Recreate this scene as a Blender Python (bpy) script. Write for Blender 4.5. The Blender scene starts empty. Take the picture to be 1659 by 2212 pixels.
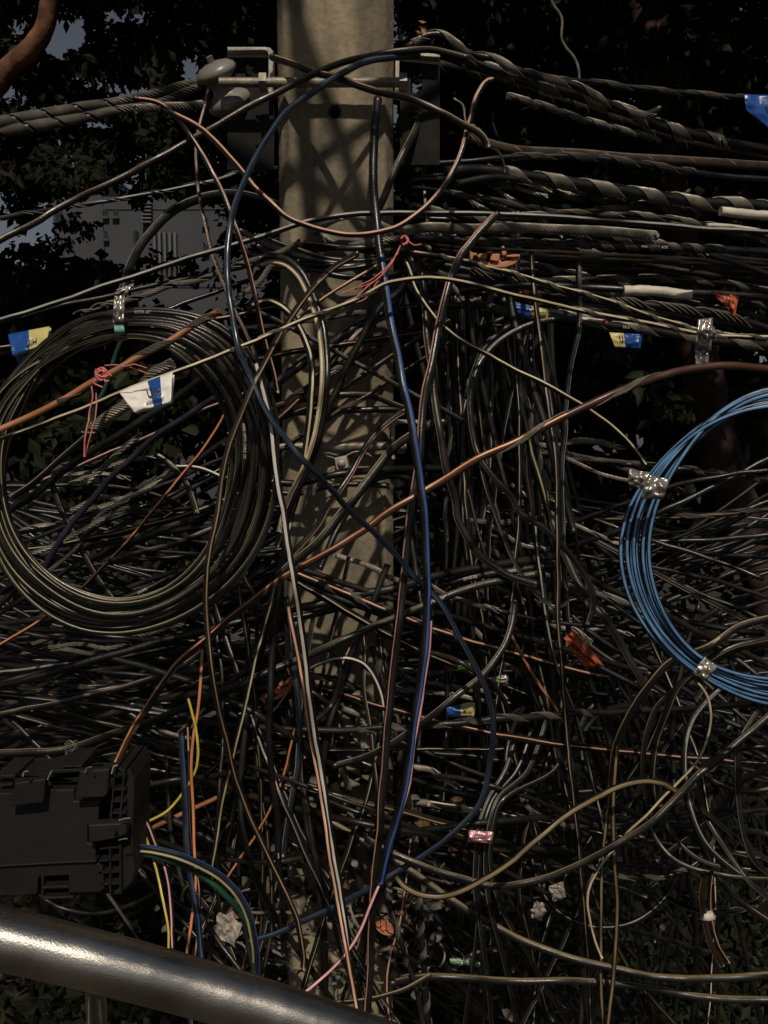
import bpy, bmesh, math, random
from mathutils import Vector, Matrix, noise
R = math.radians
random.seed(7)
S = bpy.context.scene

# ------------------------------------------------------------------ camera
CAM_H, PITCH = 4.5, R(6.0)
FPX, CX, CY = 1797.0, 829.5, 1106.0          # focal length and centre of the picture, in tracing units
cam_d = bpy.data.cameras.new('camera'); cam = bpy.data.objects.new('camera', cam_d)
S.collection.objects.link(cam); S.camera = cam
cam.location = (0, 0, CAM_H); cam.rotation_euler = (R(90) - PITCH, 0, 0)
cam_d.sensor_fit = 'HORIZONTAL'; cam_d.sensor_width = 24.0; cam_d.lens = 24.0 * FPX / 1659.0
cam_d.clip_start = 0.05; cam_d.clip_end = 500
# ------------------------------------------------------------------ sky and the warm key light
SUN_EL, SUN_AZ = 48.0, -6.0                  # azimuth: degrees to the left of straight behind the camera
w = bpy.data.worlds.new('World'); S.world = w; w.use_nodes = True
nt = w.node_tree; bg = nt.nodes['Background']
sky = nt.nodes.new('ShaderNodeTexSky'); sky.sky_type = 'NISHITA'; sky.sun_disc = False
sky.sun_elevation = R(SUN_EL); sky.sun_rotation = R(180 + SUN_AZ)
hs = nt.nodes.new('ShaderNodeHueSaturation'); hs.inputs['Saturation'].default_value = 0.45
nt.links.new(sky.outputs[0], hs.inputs['Color']); nt.links.new(hs.outputs[0], bg.inputs[0])
bg.inputs[1].default_value = 0.024
sd = bpy.data.lights.new('street_light', 'SUN'); so = bpy.data.objects.new('street_light', sd)
S.collection.objects.link(so)
sd.energy = 2.65; sd.angle = R(1.3); sd.color = (1.0, 0.89, 0.75)
d_sun = Vector((math.sin(R(SUN_AZ)) * math.cos(R(SUN_EL)), math.cos(R(SUN_AZ)) * math.cos(R(SUN_EL)), -math.sin(R(SUN_EL))))
so.rotation_euler = d_sun.to_track_quat('-Z', 'Y').to_euler(); so.location = (-2, -3, 9)
S.view_settings.view_transform = 'Standard'; S.view_settings.look = 'None'
S.view_settings.exposure = 0.0; S.view_settings.gamma = 1.0
S.cycles.max_bounces = 5; S.cycles.diffuse_bounces = 3; S.cycles.glossy_bounces = 3
S.cycles.transparent_max_bounces = 8

# ------------------------------------------------------------------ helpers
FW = Vector((0, math.cos(PITCH), -math.sin(PITCH))); UP = Vector((0, math.sin(PITCH), math.cos(PITCH)))
CAMP = Vector((0, 0, CAM_H))
def at(x, y, Y):
    d = FW + Vector((1, 0, 0)) * ((x - CX) / FPX) + UP * (-(y - CY) / FPX)
    return CAMP + d * (Y / d.y)
def px(n, Y): return n / FPX * Y              # tracing units to metres at a distance
COL = S.collection
def link(name, me, m=None, parent=None, label=None, cat=None, group=None, kind=None):
    o = bpy.data.objects.new(name, me); COL.objects.link(o)
    if m is not None and me is not None:
        for k in (m if isinstance(m, (list, tuple)) else [m]): me.materials.append(k)
    if parent is not None: o.parent = parent
    return tag(o, label, cat, group, kind)
def tag(o, label=None, cat=None, group=None, kind=None):
    for k, v in (('label', label), ('category', cat), ('group', group), ('kind', kind)):
        if v: o[k] = v
    return o
def empty(name, label, cat, loc=(0, 0, 0), group=None):
    o = bpy.data.objects.new(name, None); COL.objects.link(o); o.empty_display_size = .02
    o.location = loc
    return tag(o, label, cat, group)
def child(name, me, m, root, label=None):
    "mesh given in world coordinates, put under a thing whose origin is elsewhere"
    o = link(name, me, m, root, label)
    r = root
    off = Vector((0, 0, 0))
    while r is not None: off += r.location; r = r.parent
    if off.length > 0:
        me.transform(Matrix.Translation(-off))
    return o

def mat(name, col, rough=.5, metal=0.0, var=0.0, scale=20, bump=0.0, bscale=60, col2=None, spec=.5, rvar=0.0, coat=0, trans=0, alpha=1):
    m = bpy.data.materials.new(name); m.use_nodes = True
    t = m.node_tree; b = t.nodes['Principled BSDF']
    b.inputs['Roughness'].default_value = rough; b.inputs['Metallic'].default_value = metal
    b.inputs['Base Color'].default_value = (*col, 1); b.inputs['Specular IOR Level'].default_value = spec
    if trans: b.inputs['Transmission Weight'].default_value = trans
    if alpha < 1: b.inputs['Alpha'].default_value = alpha
    tc = t.nodes.new('ShaderNodeTexCoord')
    if var or col2:
        n = t.nodes.new('ShaderNodeTexNoise'); n.inputs['Scale'].default_value = scale; n.inputs['Detail'].default_value = 6
        t.links.new(tc.outputs['Object'], n.inputs['Vector'])
        r = t.nodes.new('ShaderNodeValToRGB'); t.links.new(n.outputs[0], r.inputs[0])
        c2 = col2 or tuple(min(1, c * (1 + var)) for c in col); c1 = col if col2 else tuple(c * (1 - var * .6) for c in col)
        r.color_ramp.elements[0].position = .38; r.color_ramp.elements[1].position = .66
        r.color_ramp.elements[0].color = (*c1, 1); r.color_ramp.elements[1].color = (*c2, 1)
        t.links.new(r.outputs[0], b.inputs['Base Color'])
    if rvar:
        n3 = t.nodes.new('ShaderNodeTexNoise'); n3.inputs['Scale'].default_value = scale * 2.3; n3.inputs['Detail'].default_value = 4
        t.links.new(tc.outputs['Object'], n3.inputs['Vector'])
        mr = t.nodes.new('ShaderNodeMapRange'); mr.inputs[1].default_value = .35; mr.inputs[2].default_value = .65
        mr.inputs[3].default_value = max(.05, rough - rvar); mr.inputs[4].default_value = min(1, rough + rvar)
        t.links.new(n3.outputs[0], mr.inputs[0]); t.links.new(mr.outputs[0], b.inputs['Roughness'])
    if bump:
        n2 = t.nodes.new('ShaderNodeTexNoise'); n2.inputs['Scale'].default_value = bscale; n2.inputs['Detail'].default_value = 5
        t.links.new(tc.outputs['Object'], n2.inputs['Vector'])
        bp = t.nodes.new('ShaderNodeBump'); bp.inputs['Strength'].default_value = bump; bp.inputs['Distance'].default_value = .004
        t.links.new(n2.outputs[0], bp.inputs['Height']); t.links.new(bp.outputs[0], b.inputs['Normal'])
    return m
M = dict(
    k=mat('black_polythene', (.0065, .006, .0058), .33, var=.9, scale=14, rvar=.08, bump=.10, bscale=220, spec=.6),
    kd=mat('dusty_black_polythene', (.005, .0047, .0042), .42, col2=(.015, .013, .0105), scale=9, rvar=.12, bump=.15, bscale=160),
    kb=mat('brown_black_rubber', (.013, .009, .0065), .36, var=.7, scale=12, rvar=.1, bump=.12, bscale=200),
    kr=mat('faded_red_brown_jacket', (.055, .023, .013), .36, var=.5, scale=10, rvar=.1, spec=.7),
    ko=mat('orange_brown_jacket', (.30, .125, .055), .45, var=.4, scale=14, rvar=.1),
    kc=mat('olive_black_coil_jacket', (.013, .012, .009), .36, var=.8, scale=10, rvar=.1, bump=.1, bscale=200, spec=.6),
    kp=mat('purple_jacket', (.018, .014, .026), .4, var=.4, scale=14, rvar=.1),
    kn=mat('slate_blue_jacket', (.010, .014, .022), .33, var=.5, scale=12, rvar=.1, spec=.7),
    kg=mat('green_jacket', (.012, .045, .030), .38, var=.4, scale=14, rvar=.1),
    steel=mat('galvanised_wire', (.21, .19, .155), .42, metal=.35, var=.5, scale=30, rvar=.12),
    steeld=mat('weathered_grey_wire', (.085, .075, .06), .6, metal=.2, var=.6, scale=30),
    cream=mat('cream_stripe', (.52, .44, .28), .5, var=.25, scale=30),
    white=mat('white_stripe', (.62, .58, .50), .45, var=.12, scale=30),
    salmon=mat('salmon_stripe', (.52, .27, .18), .45, var=.25, scale=25),
    orange=mat('orange_stripe', (.50, .185, .08), .45, var=.25, scale=25),
    blue=mat('blue_stripe', (.035, .085, .28), .4, var=.2, scale=25),
    sky=mat('light_blue_stripe', (.085, .20, .375), .4, var=.45, scale=25),
    yellow=mat('yellow_stripe', (.50, .40, .05), .45, var=.2, scale=25),
    dyellow=mat('dull_yellow_stripe', (.32, .28, .15), .45, var=.35, scale=18),
    ochre=mat('ochre_highlight_stripe', (.17, .125, .06), .45, var=.35, scale=18),  # dusty ochre stripe that also paints in the warm highlight
    slate=mat('slate_blue_sheen', (.045, .075, .14), .35, var=.4, scale=10),  # blue sheen of the big loop, painted on as a stripe
    rust=mat('orange_painted_highlight', (.60, .28, .13), .4, var=.5, scale=8),  # orange highlight painted along the red brown cable
    tan=mat('tan_stripe', (.30, .21, .125), .45, var=.3, scale=18),  # on several cables this stripe stands in for a tan highlight
    pink=mat('pink_stripe', (.60, .30, .31), .45, var=.15, scale=25),
    grey=mat('grey_stripe', (.24, .23, .21), .45, var=.3, scale=25),  # on some cables this stripe stands in for a pale highlight
)
FOIL = mat('crinkled_clear_tape', (.30, .28, .25), .25, metal=.55, var=.5, scale=18, bump=.35, bscale=28, rvar=.12)
PAPER = mat('white_plastic_wrap', (.55, .50, .42), .55, var=.2, scale=30, bump=.4, bscale=70)
GALV = mat('galvanised_steel_plate', (.34, .31, .26), .5, metal=.25, var=.3, scale=25, bump=.25, bscale=90, rvar=.12)
GALVR = mat('grey_bolt_steel', (.21, .185, .145), .5, metal=.3, var=.4, scale=30, bump=.3, bscale=80)
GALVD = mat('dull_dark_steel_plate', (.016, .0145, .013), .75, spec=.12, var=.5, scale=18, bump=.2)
CER = mat('grey_glazed_porcelain', (.19, .18, .16), .35, var=.2, scale=10)
TERRA = mat('orange_plastic_spacer', (.46, .17, .085), .5, var=.25, scale=25, bump=.15)
PINK = mat('pink_raffia_string', (.62, .18, .16), .7, var=.3, scale=60)
RED = mat('red_plastic_flag', (.36, .075, .03), .45, var=.25, scale=20, bump=.2, bscale=40)
INK = mat('black_ink', (.012, .012, .014), .5)
INKW = mat('white_print', (.62, .59, .50), .6)
TBLUE = mat('blue_vinyl', (.014, .065, .27), .3, var=.2, scale=12, bump=.25, bscale=30)
TYEL = mat('yellow_vinyl', (.52, .46, .18), .4, var=.15, scale=12, bump=.25, bscale=30)
TWHITE = mat('white_vinyl', (.80, .77, .70), .35, var=.1, scale=12, bump=.25, bscale=30)

def catmull(P, step):
    "P: list of (x,y,Y,w) -> resampled evenly in the picture plane"
    n = len(P); out = []
    Q = [tuple(2 * a - b for a, b in zip(P[0], P[1]))] + list(P) + [tuple(2 * a - b for a, b in zip(P[-1], P[-2]))]
    for i in range(1, n):
        p0, p1, p2, p3 = Q[i - 1], Q[i], Q[i + 1], Q[i + 2]
        L = math.hypot(p2[0] - p1[0], p2[1] - p1[1]); k = max(1, int(L / step + .5))
        for j in range(k):
            t = j / k; t2 = t * t; t3 = t2 * t
            # tangents scaled to the local chord so uneven spacing does not overshoot
            a = math.hypot(p1[0] - p0[0], p1[1] - p0[1]); c = math.hypot(p3[0] - p2[0], p3[1] - p2[1])
            L0 = max(L, 1e-6)
            v = []
            for q in range(len(p1)):
                m1 = (p2[q] - p0[q]) / max(a + L0, 1e-6) * L0
                m2 = (p3[q] - p1[q]) / max(c + L0, 1e-6) * L0
                v.append((2 * t3 - 3 * t2 + 1) * p1[q] + (t3 - 2 * t2 + t) * m1 + (-2 * t3 + 3 * t2) * p2[q] + (t3 - t2) * m2)
            out.append(tuple(v))
    out.append(tuple(P[-1]))
    return out
def parse(s): return [tuple(float(v) for v in p.split(',')) for p in s.split()]
class Path:
    "a run of cable in the world: centres, radii, arc length, frames (a faces the walkway, b is to the right of travel)"
    def __init__(s, pts, depth, w, step=10, wob=.7, seed=None, on=False):
        P = parse(pts) if isinstance(pts, str) else pts
        # runs that leave the picture carry on past its edge
        if on and len(P[0]) == 2:
            for e in (0, -1):
                a_, b_ = P[e], P[1 if e == 0 else -2]
                if a_[0] < -8 or a_[0] > 1668:
                    L_ = math.hypot(a_[0] - b_[0], a_[1] - b_[1]) or 1; q_ = (a_[0] + (a_[0] - b_[0]) / L_ * 240, a_[1] + (a_[1] - b_[1]) / L_ * 240)
                    P = [q_] + list(P) if e == 0 else list(P) + [q_]
        n = len(P); D = depth if isinstance(depth, (list, tuple)) else [depth]
        W = w if isinstance(w, (list, tuple)) else [w]
        def pick(A, t):
            if len(A) == 1: return A[0]
            f = t * (len(A) - 1); i = min(int(f), len(A) - 2); return A[i] + (A[i + 1] - A[i]) * (f - i)
        cum = [0]
        for i in range(1, n): cum.append(cum[-1] + math.hypot(P[i][0] - P[i - 1][0], P[i][1] - P[i - 1][1]))
        q = [(P[i][0], P[i][1], (P[i][2] if len(P[i]) > 2 else pick(D, cum[i] / cum[-1])), pick(W, cum[i] / cum[-1])) for i in range(n)]
        q = catmull(q, step)
        sd_ = random.random() * 999 if seed is None else seed
        s.c = []; s.r = []
        for i, (x, y, Y, ww) in enumerate(q):
            x += wob * noise.noise(Vector((i * step * .012, sd_, 0))) * 3.2 + wob * noise.noise(Vector((i * step * .05, sd_, 4))) * .8
            y += wob * noise.noise(Vector((i * step * .012, sd_, 9))) * 3.2 + wob * noise.noise(Vector((i * step * .05, sd_, 14))) * .8
            Y += .010 * noise.noise(Vector((i * step * .010, sd_, 19)))
            s.c.append(at(x, y, Y)); s.r.append(px(ww, Y) / 2)
        s.frames()
    def frames(s):
        s.L = [0]
        for i in range(1, len(s.c)): s.L.append(s.L[-1] + (s.c[i] - s.c[i - 1]).length)
        s.t = []; s.a = []; s.b = []
        for i in range(len(s.c)):
            t = (s.c[min(i + 1, len(s.c) - 1)] - s.c[max(i - 1, 0)]).normalized()
            v = (CAMP - s.c[i]); v = v - t * v.dot(t)
            if v.length < 1e-5: v = t.orthogonal()
            a = v.normalized(); s.t.append(t); s.a.append(a); s.b.append(t.cross(a))
    def sample(s, l):
        l = min(max(l, 0), s.L[-1]); lo, hi = 0, len(s.L) - 1
        while hi - lo > 1:
            m = (lo + hi) // 2
            if s.L[m] <= l: lo = m
            else: hi = m
        f = (l - s.L[lo]) / max(s.L[hi] - s.L[lo], 1e-9)
        g = lambda A: A[lo] * (1 - f) + A[hi] * f
        return g(s.c), g(s.r), g(s.a), g(s.b), g(s.t)
class MB:
    def __init__(s): s.v = []; s.f = []; s.m = []; s.sm = []
    def tube(s, C, Rr, A, B, T, n=9, mi=0, stripe=None, smooth=True, seed=0, cap=True):
        "stripe = (material index, centre degrees, half width degrees)"
        base = len(s.v); N = len(C)
        for i in range(N):
            if stripe:
                c0 = R(stripe[1] + (stripe[4] * math.cos(i * 2 * math.pi / 96 - 1.57) if len(stripe) > 4 else 0) + stripe[3] * noise.noise(Vector((i * .035, seed, 2)))); h = R(stripe[2] * .68)
                ang = [c0 - h, c0 + h] + [c0 + h + (2 * math.pi - 2 * h) * k / (n - 1) for k in range(1, n - 1)]
            else: ang = [2 * math.pi * k / n for k in range(n)]
            for g in ang: s.v.append(C[i] + (A[i] * math.cos(g) + B[i] * math.sin(g)) * Rr[i])
        for i in range(N - 1):
            for k in range(n):
                a = base + i * n + k; b = base + i * n + (k + 1) % n
                s.f.append((a, b, b + n, a + n)); s.sm.append(smooth)
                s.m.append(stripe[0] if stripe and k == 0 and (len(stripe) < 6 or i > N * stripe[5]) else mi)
        if cap:
            s.f.append(tuple(base + k for k in range(n))); s.m.append(mi); s.sm.append(False)
            s.f.append(tuple(base + (N - 1) * n + k for k in reversed(range(n)))); s.m.append(mi); s.sm.append(False)
    def path(s, p, n=9, mi=0, stripe=None, seed=0, off=0, rs=1.0, offa=0):
        C = [c + b * r * off + a * r * offa for c, b, a, r in zip(p.c, p.b, p.a, p.r)]
        s.tube(C, [r * rs for r in p.r], p.a, p.b, p.t, n, mi, stripe, seed=seed)
    def wire(s, pts, r, n=5, mi=0):
        "plain tube through world points"
        C = [Vector(q) for q in pts]; N = len(C); rr = r if isinstance(r, (list, tuple)) else [r] * N
        A = []; B = []; T = []; pa = None
        for i in range(N):
            t = (C[min(i + 1, N - 1)] - C[max(i - 1, 0)]).normalized()
            a = pa - t * pa.dot(t) if pa is not None else t.orthogonal()
            if a.length < 1e-6: a = t.orthogonal()
            a.normalize(); pa = a; A.append(a); B.append(t.cross(a)); T.append(t)
        s.tube(C, rr, A, B, T, n, mi)
    def box(s, lo, hi, mi=0, rot=None, ctr=None):
        b = len(s.v)
        for x in (lo[0], hi[0]):
            for y in (lo[1], hi[1]):
                for z in (lo[2], hi[2]):
                    v = Vector((x, y, z))
                    if rot is not None: v = rot @ (v - ctr) + ctr
                    s.v.append(v)
        for f in ((0, 1, 3, 2), (4, 6, 7, 5), (0, 4, 5, 1), (2, 3, 7, 6), (0, 2, 6, 4), (1, 5, 7, 3)):
            s.f.append(tuple(b + k for k in f)); s.m.append(mi); s.sm.append(False)
    def prism(s, outline, Y0, Y1, mi=0):
        "outline in tracing units at distance Y0, extruded straight back to Y1"
        b = len(s.v); n = len(outline); P = [at(x, y, Y0) for x, y in outline]
        for p in P: s.v.append(p.copy())
        for p in P: s.v.append(p + Vector((0, Y1 - Y0, 0)))
        s.f.append(tuple(b + k for k in range(n))); s.f.append(tuple(b + n + k for k in reversed(range(n))))
        s.m += [mi, mi]; s.sm += [False, False]
        for k in range(n):
            j = (k + 1) % n; s.f.append((b + k, b + n + k, b + n + j, b + j)); s.m.append(mi); s.sm.append(False)
    def lathe(s, prof, M4, n=28, mi=0):
        b = len(s.v)
        for r, z in prof:
            for k in range(n):
                g = 2 * math.pi * k / n; s.v.append(M4 @ Vector((r * math.cos(g), r * math.sin(g), z)))
        for i in range(len(prof) - 1):
            for k in range(n):
                j = (k + 1) % n; s.f.append((b + i * n + k, b + i * n + j, b + (i + 1) * n + j, b + (i + 1) * n + k)); s.m.append(mi); s.sm.append(True)
        s.f.append(tuple(b + k for k in reversed(range(n)))); s.m.append(mi); s.sm.append(False)
        e = b + (len(prof) - 1) * n
        s.f.append(tuple(e + k for k in range(n))); s.m.append(mi); s.sm.append(False)
    def mesh(s, name='mesh', fix=False):
        me = bpy.data.meshes.new(name); me.from_pydata([tuple(v) for v in s.v], [], s.f)
        me.polygons.foreach_set('material_index', s.m); me.polygons.foreach_set('use_smooth', s.sm); me.update()
        if fix:
            bm = bmesh.new(); bm.from_mesh(me); bmesh.ops.recalc_face_normals(bm, faces=bm.faces); bm.to_mesh(me); bm.free()
        return me

GRP = 'cables strung and looped around the pole'
def grip(root, p, u0=0., u1=1., pitch=70, n=5, cover=150, rs=None, m='steel', seed=0, flare=0, name='wire_grip', lift=0., sides=4):
    "a band of n parallel steel wires wound round the cable; pitch in tracing units, cover = degrees of girth the band takes"
    mb = MB(); L = p.L[-1]; l0, l1 = u0 * L, u1 * L
    Y = p.c[len(p.c) // 2].y; pt = px(abs(pitch), Y); sg = 1 if pitch > 0 else -1
    N = max(8, int((l1 - l0) / pt * 14)); ph = random.random() * 6.28
    for k in range(n):
        C = []; RR = []
        r_s = None
        for i in range(N + 1):
            l = l0 + (l1 - l0) * i / N
            c, r, a, b, t = p.sample(l)
            if r_s is None: r_s = (rs if rs else r * math.radians(cover) / n * .52)
            g = ph + sg * 2 * math.pi * (l - l0) / pt + R(cover) * (k / max(1, n - 1) - .5) * (1 if n > 1 else 0) + .25 * noise.noise(Vector((i * .03, seed, 1)))
            rad = r + r_s * (.9 + lift) + (flare * r * max(0, (i / N - .93)) * 8 if flare else 0)
            C.append(c + (a * math.cos(g) + b * math.sin(g)) * rad); RR.append(r_s)
        j = int(random.random() * 6); C = C[:len(C) - j] if j and len(C) > 20 else C
        mb.wire(C, RR[:len(C)], sides)
    return link(name, mb.mesh(name), M[m], root)
def lettering(root, p, u, text, h=4.5, m=None, phi=0., flip=False):
    cu = bpy.data.curves.new('txt', 'FONT'); cu.body = text; cu.size = 1; cu.align_x = 'CENTER'
    ob = bpy.data.objects.new('txt', cu); COL.objects.link(ob)
    bpy.context.view_layer.update()
    me = bpy.data.meshes.new_from_object(ob.evaluated_get(bpy.context.evaluated_depsgraph_get()))
    bpy.data.objects.remove(ob)
    Y = p.sample(u * p.L[-1])[0].y; k = px(h, Y) / .7
    for v in me.vertices:
        x, y = v.co.x * k, (v.co.y - .35) * k
        if flip: x, y = -x, -y
        c, r, a, b, t = p.sample(u * p.L[-1] + x)
        g = phi - y / r
        v.co = c + (a * math.cos(g) + b * math.sin(g)) * (r * 1.03 + .00025)
    me.update()
    return link('lettering', me, m or INKW, root)

USED = set()
def c(label, w_, depth, pts, m='k', st=None, grips=(), txt=(), dual=None, cat='cable', name='cable', group=GRP, step=10, sides=9, wob=.7):
    """one cable. st = (stripe colour, centre degrees, half width, twist); dual = (size, side, material): a messenger wire moulded to it"""
    w_ = [q * 1.14 for q in w_] if isinstance(w_, (list, tuple)) else w_ * 1.14
    p = Path(pts, depth, w_, step=step, wob=wob, on=True)
    mb = MB(); mats = [M[m]]; sp = None; sd_ = random.random() * 99
    if st:
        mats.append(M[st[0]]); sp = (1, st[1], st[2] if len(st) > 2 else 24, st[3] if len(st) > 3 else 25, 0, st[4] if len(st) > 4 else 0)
    mb.path(p, n=sides, stripe=sp, seed=sd_)
    if dual:
        mats.append(M[dual[2]] if len(dual) > 2 else M[m])
        mb.path(p, n=7, mi=len(mats) - 1, off=dual[1] * (1 + dual[0] * .9), rs=dual[0])
    o = link(name, mb.mesh(name), mats, None, label, cat, group)
    for g in grips: grip(o, p, seed=sd_, **g)
    for t in txt: lettering(o, p, *t[:2], **(t[2] if len(t) > 2 else {}))
    return o, p

# ------------------------------------------------------------------ the concrete pole
def pole_mesh():
    me = bpy.data.meshes.new('pole'); bm = bmesh.new()
    Z0, Z1 = 0.0, 7.2; x0, x1 = at(596, 300, 1.65).x, at(851, 300, 1.65).x
    cx = (x0 + x1) / 2; hw = (x1 - x0) / 2; ch = .0165
    prof = []
    def seg(p, q, n):
        for i in range(n): prof.append((p[0] + (q[0] - p[0]) * i / n, p[1] + (q[1] - p[1]) * i / n))
    a, b_ = 1.65, 1.65 + 2 * hw
    seg((-hw, a + ch * 2.2), (-hw + ch, a), 3); seg((-hw + ch, a), (hw - ch, a), 26); seg((hw - ch, a), (hw, a + ch * 2.2), 3)
    seg((hw, a + ch * 2.2), (hw, b_), 6); seg((hw, b_), (-hw, b_), 4); seg((-hw, b_), (-hw, a + ch * 2.2), 6)
    n = len(prof); rows = 420; V = []
    for r in range(rows + 1):
        z = Z0 + (Z1 - Z0) * r / rows; k = 1 + (3.9 - z) * .004
        row = []
        for i, (x, y) in enumerate(prof):
            px_, py_ = x * k, y
            edge = min(abs(abs(x) - (hw - ch)), .03) < .004 and y < a + ch
            nz = noise.noise(Vector((x * 60, z * 28, y * 30)))
            if edge:
                chip = max(0, noise.noise(Vector((z * 9, x * 40, 3))) - .12) * .022 + .0022 * noise.noise(Vector((z * 75, x, 5)))
                px_ -= math.copysign(chip, x); py_ += abs(chip) * .55
            else: py_ += .0007 * nz + .0015 * noise.noise(Vector((x * 9, z * 5, 0)))
            row.append(bm.verts.new((cx + px_, py_, z)))
        V.append(row)
    for r in range(rows):
        for i in range(n):
            j = (i + 1) % n; f = bm.faces.new((V[r][i], V[r][j], V[r + 1][j], V[r + 1][i])); f.smooth = True
    bm.faces.new(V[rows]); bm.faces.new(list(reversed(V[0])))
    bmesh.ops.recalc_face_normals(bm, faces=bm.faces)
    bm.to_mesh(me); bm.free(); return me
CONC = mat('weathered_concrete', (.24, .20, .14), .9, bump=.6, bscale=70)
t = CONC.node_tree; b = t.nodes['Principled BSDF']; tc = t.nodes.new('ShaderNodeTexCoord')
def tex(scale, det, mp=(1, 1, 1)):
    mpn = t.nodes.new('ShaderNodeMapping'); mpn.inputs['Scale'].default_value = mp; t.links.new(tc.outputs['Object'], mpn.inputs[0])
    n_ = t.nodes.new('ShaderNodeTexNoise'); n_.inputs['Scale'].default_value = scale; n_.inputs['Detail'].default_value = det; n_.inputs['Roughness'].default_value = .62
    t.links.new(mpn.outputs[0], n_.inputs['Vector']); return n_
n1 = tex(5, 8, (1, 1, .45)); n2 = tex(90, 4); n3 = tex(11, 5, (1, 1, .25))
r1 = t.nodes.new('ShaderNodeValToRGB'); t.links.new(n1.outputs[0], r1.inputs[0])
r1.color_ramp.elements[0].position = .33; r1.color_ramp.elements[0].color = (.11, .095, .07, 1)
r1.color_ramp.elements[1].position = .68; r1.color_ramp.elements[1].color = (.43, .35, .225, 1)
mx = t.nodes.new('ShaderNodeMix'); mx.data_type = 'RGBA'; mx.blend_type = 'MULTIPLY'; mx.inputs[0].default_value = .55
r2 = t.nodes.new('ShaderNodeValToRGB'); t.links.new(n2.outputs[0], r2.inputs[0])
r2.color_ramp.elements[0].position = .3; r2.color_ramp.elements[0].color = (.55, .52, .5, 1); r2.color_ramp.elements[1].position = .62; r2.color_ramp.elements[1].color = (1, 1, 1, 1)
t.links.new(r1.outputs[0], mx.inputs[6]); t.links.new(r2.outputs[0], mx.inputs[7])
mx2 = t.nodes.new('ShaderNodeMix'); mx2.data_type = 'RGBA'; mx2.blend_type = 'MULTIPLY'; mx2.inputs[0].default_value = .6
r3 = t.nodes.new('ShaderNodeValToRGB'); t.links.new(n3.outputs[0], r3.inputs[0])
r3.color_ramp.elements[0].position = .36; r3.color_ramp.elements[0].color = (.42, .43, .42, 1); r3.color_ramp.elements[1].position = .56; r3.color_ramp.elements[1].color = (1, 1, 1, 1)
t.links.new(mx.outputs[2], mx2.inputs[6]); t.links.new(r3.outputs[0], mx2.inputs[7]); t.links.new(mx2.outputs[2], b.inputs['Base Color'])
pole = link('utility_pole', pole_mesh(), CONC, None, 'square weathered concrete pole with two bolt holes standing in the middle of the tangle', 'pole')
# the two bolt holes are really cut in
for x, y, d in ((723, 242, 27), (724, 792, 24)):
    q = at(x, y, 1.65); bm = bmesh.new()
    bmesh.ops.create_cone(bm, cap_ends=True, segments=24, radius1=px(d, 1.65) / 2, radius2=px(d, 1.65) / 2, depth=.18, matrix=Matrix.Translation((q.x, 1.66, q.z)) @ Matrix.Rotation(R(90), 4, 'X'))
    cm = bpy.data.meshes.new('cut'); bm.to_mesh(cm); bm.free(); co = bpy.data.objects.new('cut', cm); COL.objects.link(co)
    md = pole.modifiers.new('hole', 'BOOLEAN'); md.operation = 'DIFFERENCE'; md.object = co; md.solver = 'EXACT'
    bpy.context.view_layer.update()
    nm = bpy.data.meshes.new_from_object(pole.evaluated_get(bpy.context.evaluated_depsgraph_get()))
    pole.modifiers.clear(); pole.data = nm; bpy.data.objects.remove(co)

# ------------------------------------------------------------------ steel brackets, bolts, spool
def slotted_plate(x0, x1, y0, y1, Y, th, holes, root, name, m, nx=18, ny=44):
    "plate facing the walkway with slots left open; holes = (cx, cy, halfw, halfh) in tracing units"
    bm = bmesh.new(); V = {}
    for i in range(nx + 1):
        for j in range(ny + 1):
            V[i, j] = bm.verts.new(at(x0 + (x1 - x0) * i / nx, y0 + (y1 - y0) * j / ny, Y))
    for i in range(nx):
        for j in range(ny):
            cx_ = x0 + (x1 - x0) * (i + .5) / nx; cy_ = y0 + (y1 - y0) * (j + .5) / ny
            if any(((cx_ - h[0]) / h[2]) ** 4 + ((cy_ - h[1]) / h[3]) ** 4 < 1 for h in holes): continue
            bm.faces.new((V[i, j], V[i, j + 1], V[i + 1, j + 1], V[i + 1, j]))
    bmesh.ops.delete(bm, geom=[v for v in bm.verts if not v.link_faces], context='VERTS')
    r = bmesh.ops.extrude_face_region(bm, geom=list(bm.faces))
    bmesh.ops.translate(bm, vec=(0, th, 0), verts=[e for e in r['geom'] if isinstance(e, bmesh.types.BMVert)])
    bmesh.ops.recalc_face_normals(bm, faces=bm.faces)
    me = bpy.data.meshes.new(name); bm.to_mesh(me); bm.free(); return child(name, me, m, root)
def angle(label, outline, Y0, Y1, plate, holes, Yp, group='slotted steel angles bolted to the pole'):
    root = empty('steel_bracket', label, 'bracket', at(outline[0][0], outline[0][1], Y0), group)
    mb = MB(); mb.prism(outline, Y0, Y1); o = child('angle_end', mb.mesh('angle', True), GALV, root)
    bv = o.modifiers.new('b', 'BEVEL'); bv.width = .0012; bv.segments = 2
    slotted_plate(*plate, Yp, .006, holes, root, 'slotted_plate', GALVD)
    return root
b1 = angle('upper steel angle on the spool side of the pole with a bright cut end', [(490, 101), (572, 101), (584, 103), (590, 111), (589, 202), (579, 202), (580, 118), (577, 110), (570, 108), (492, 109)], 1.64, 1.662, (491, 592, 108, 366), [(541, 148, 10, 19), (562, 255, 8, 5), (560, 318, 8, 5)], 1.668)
b2 = angle('upper steel angle on the far side of the pole beneath the uppermost twisted line', [(854, 119), (858, 111), (866, 109), (951, 117), (951, 124), (872, 118), (865, 120), (863, 130), (862, 202), (853, 202)], 1.64, 1.662, (864, 950, 120, 356), [(899, 175, 11, 27), (893, 248, 9, 6), (893, 293, 8, 5)], 1.668)
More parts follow.
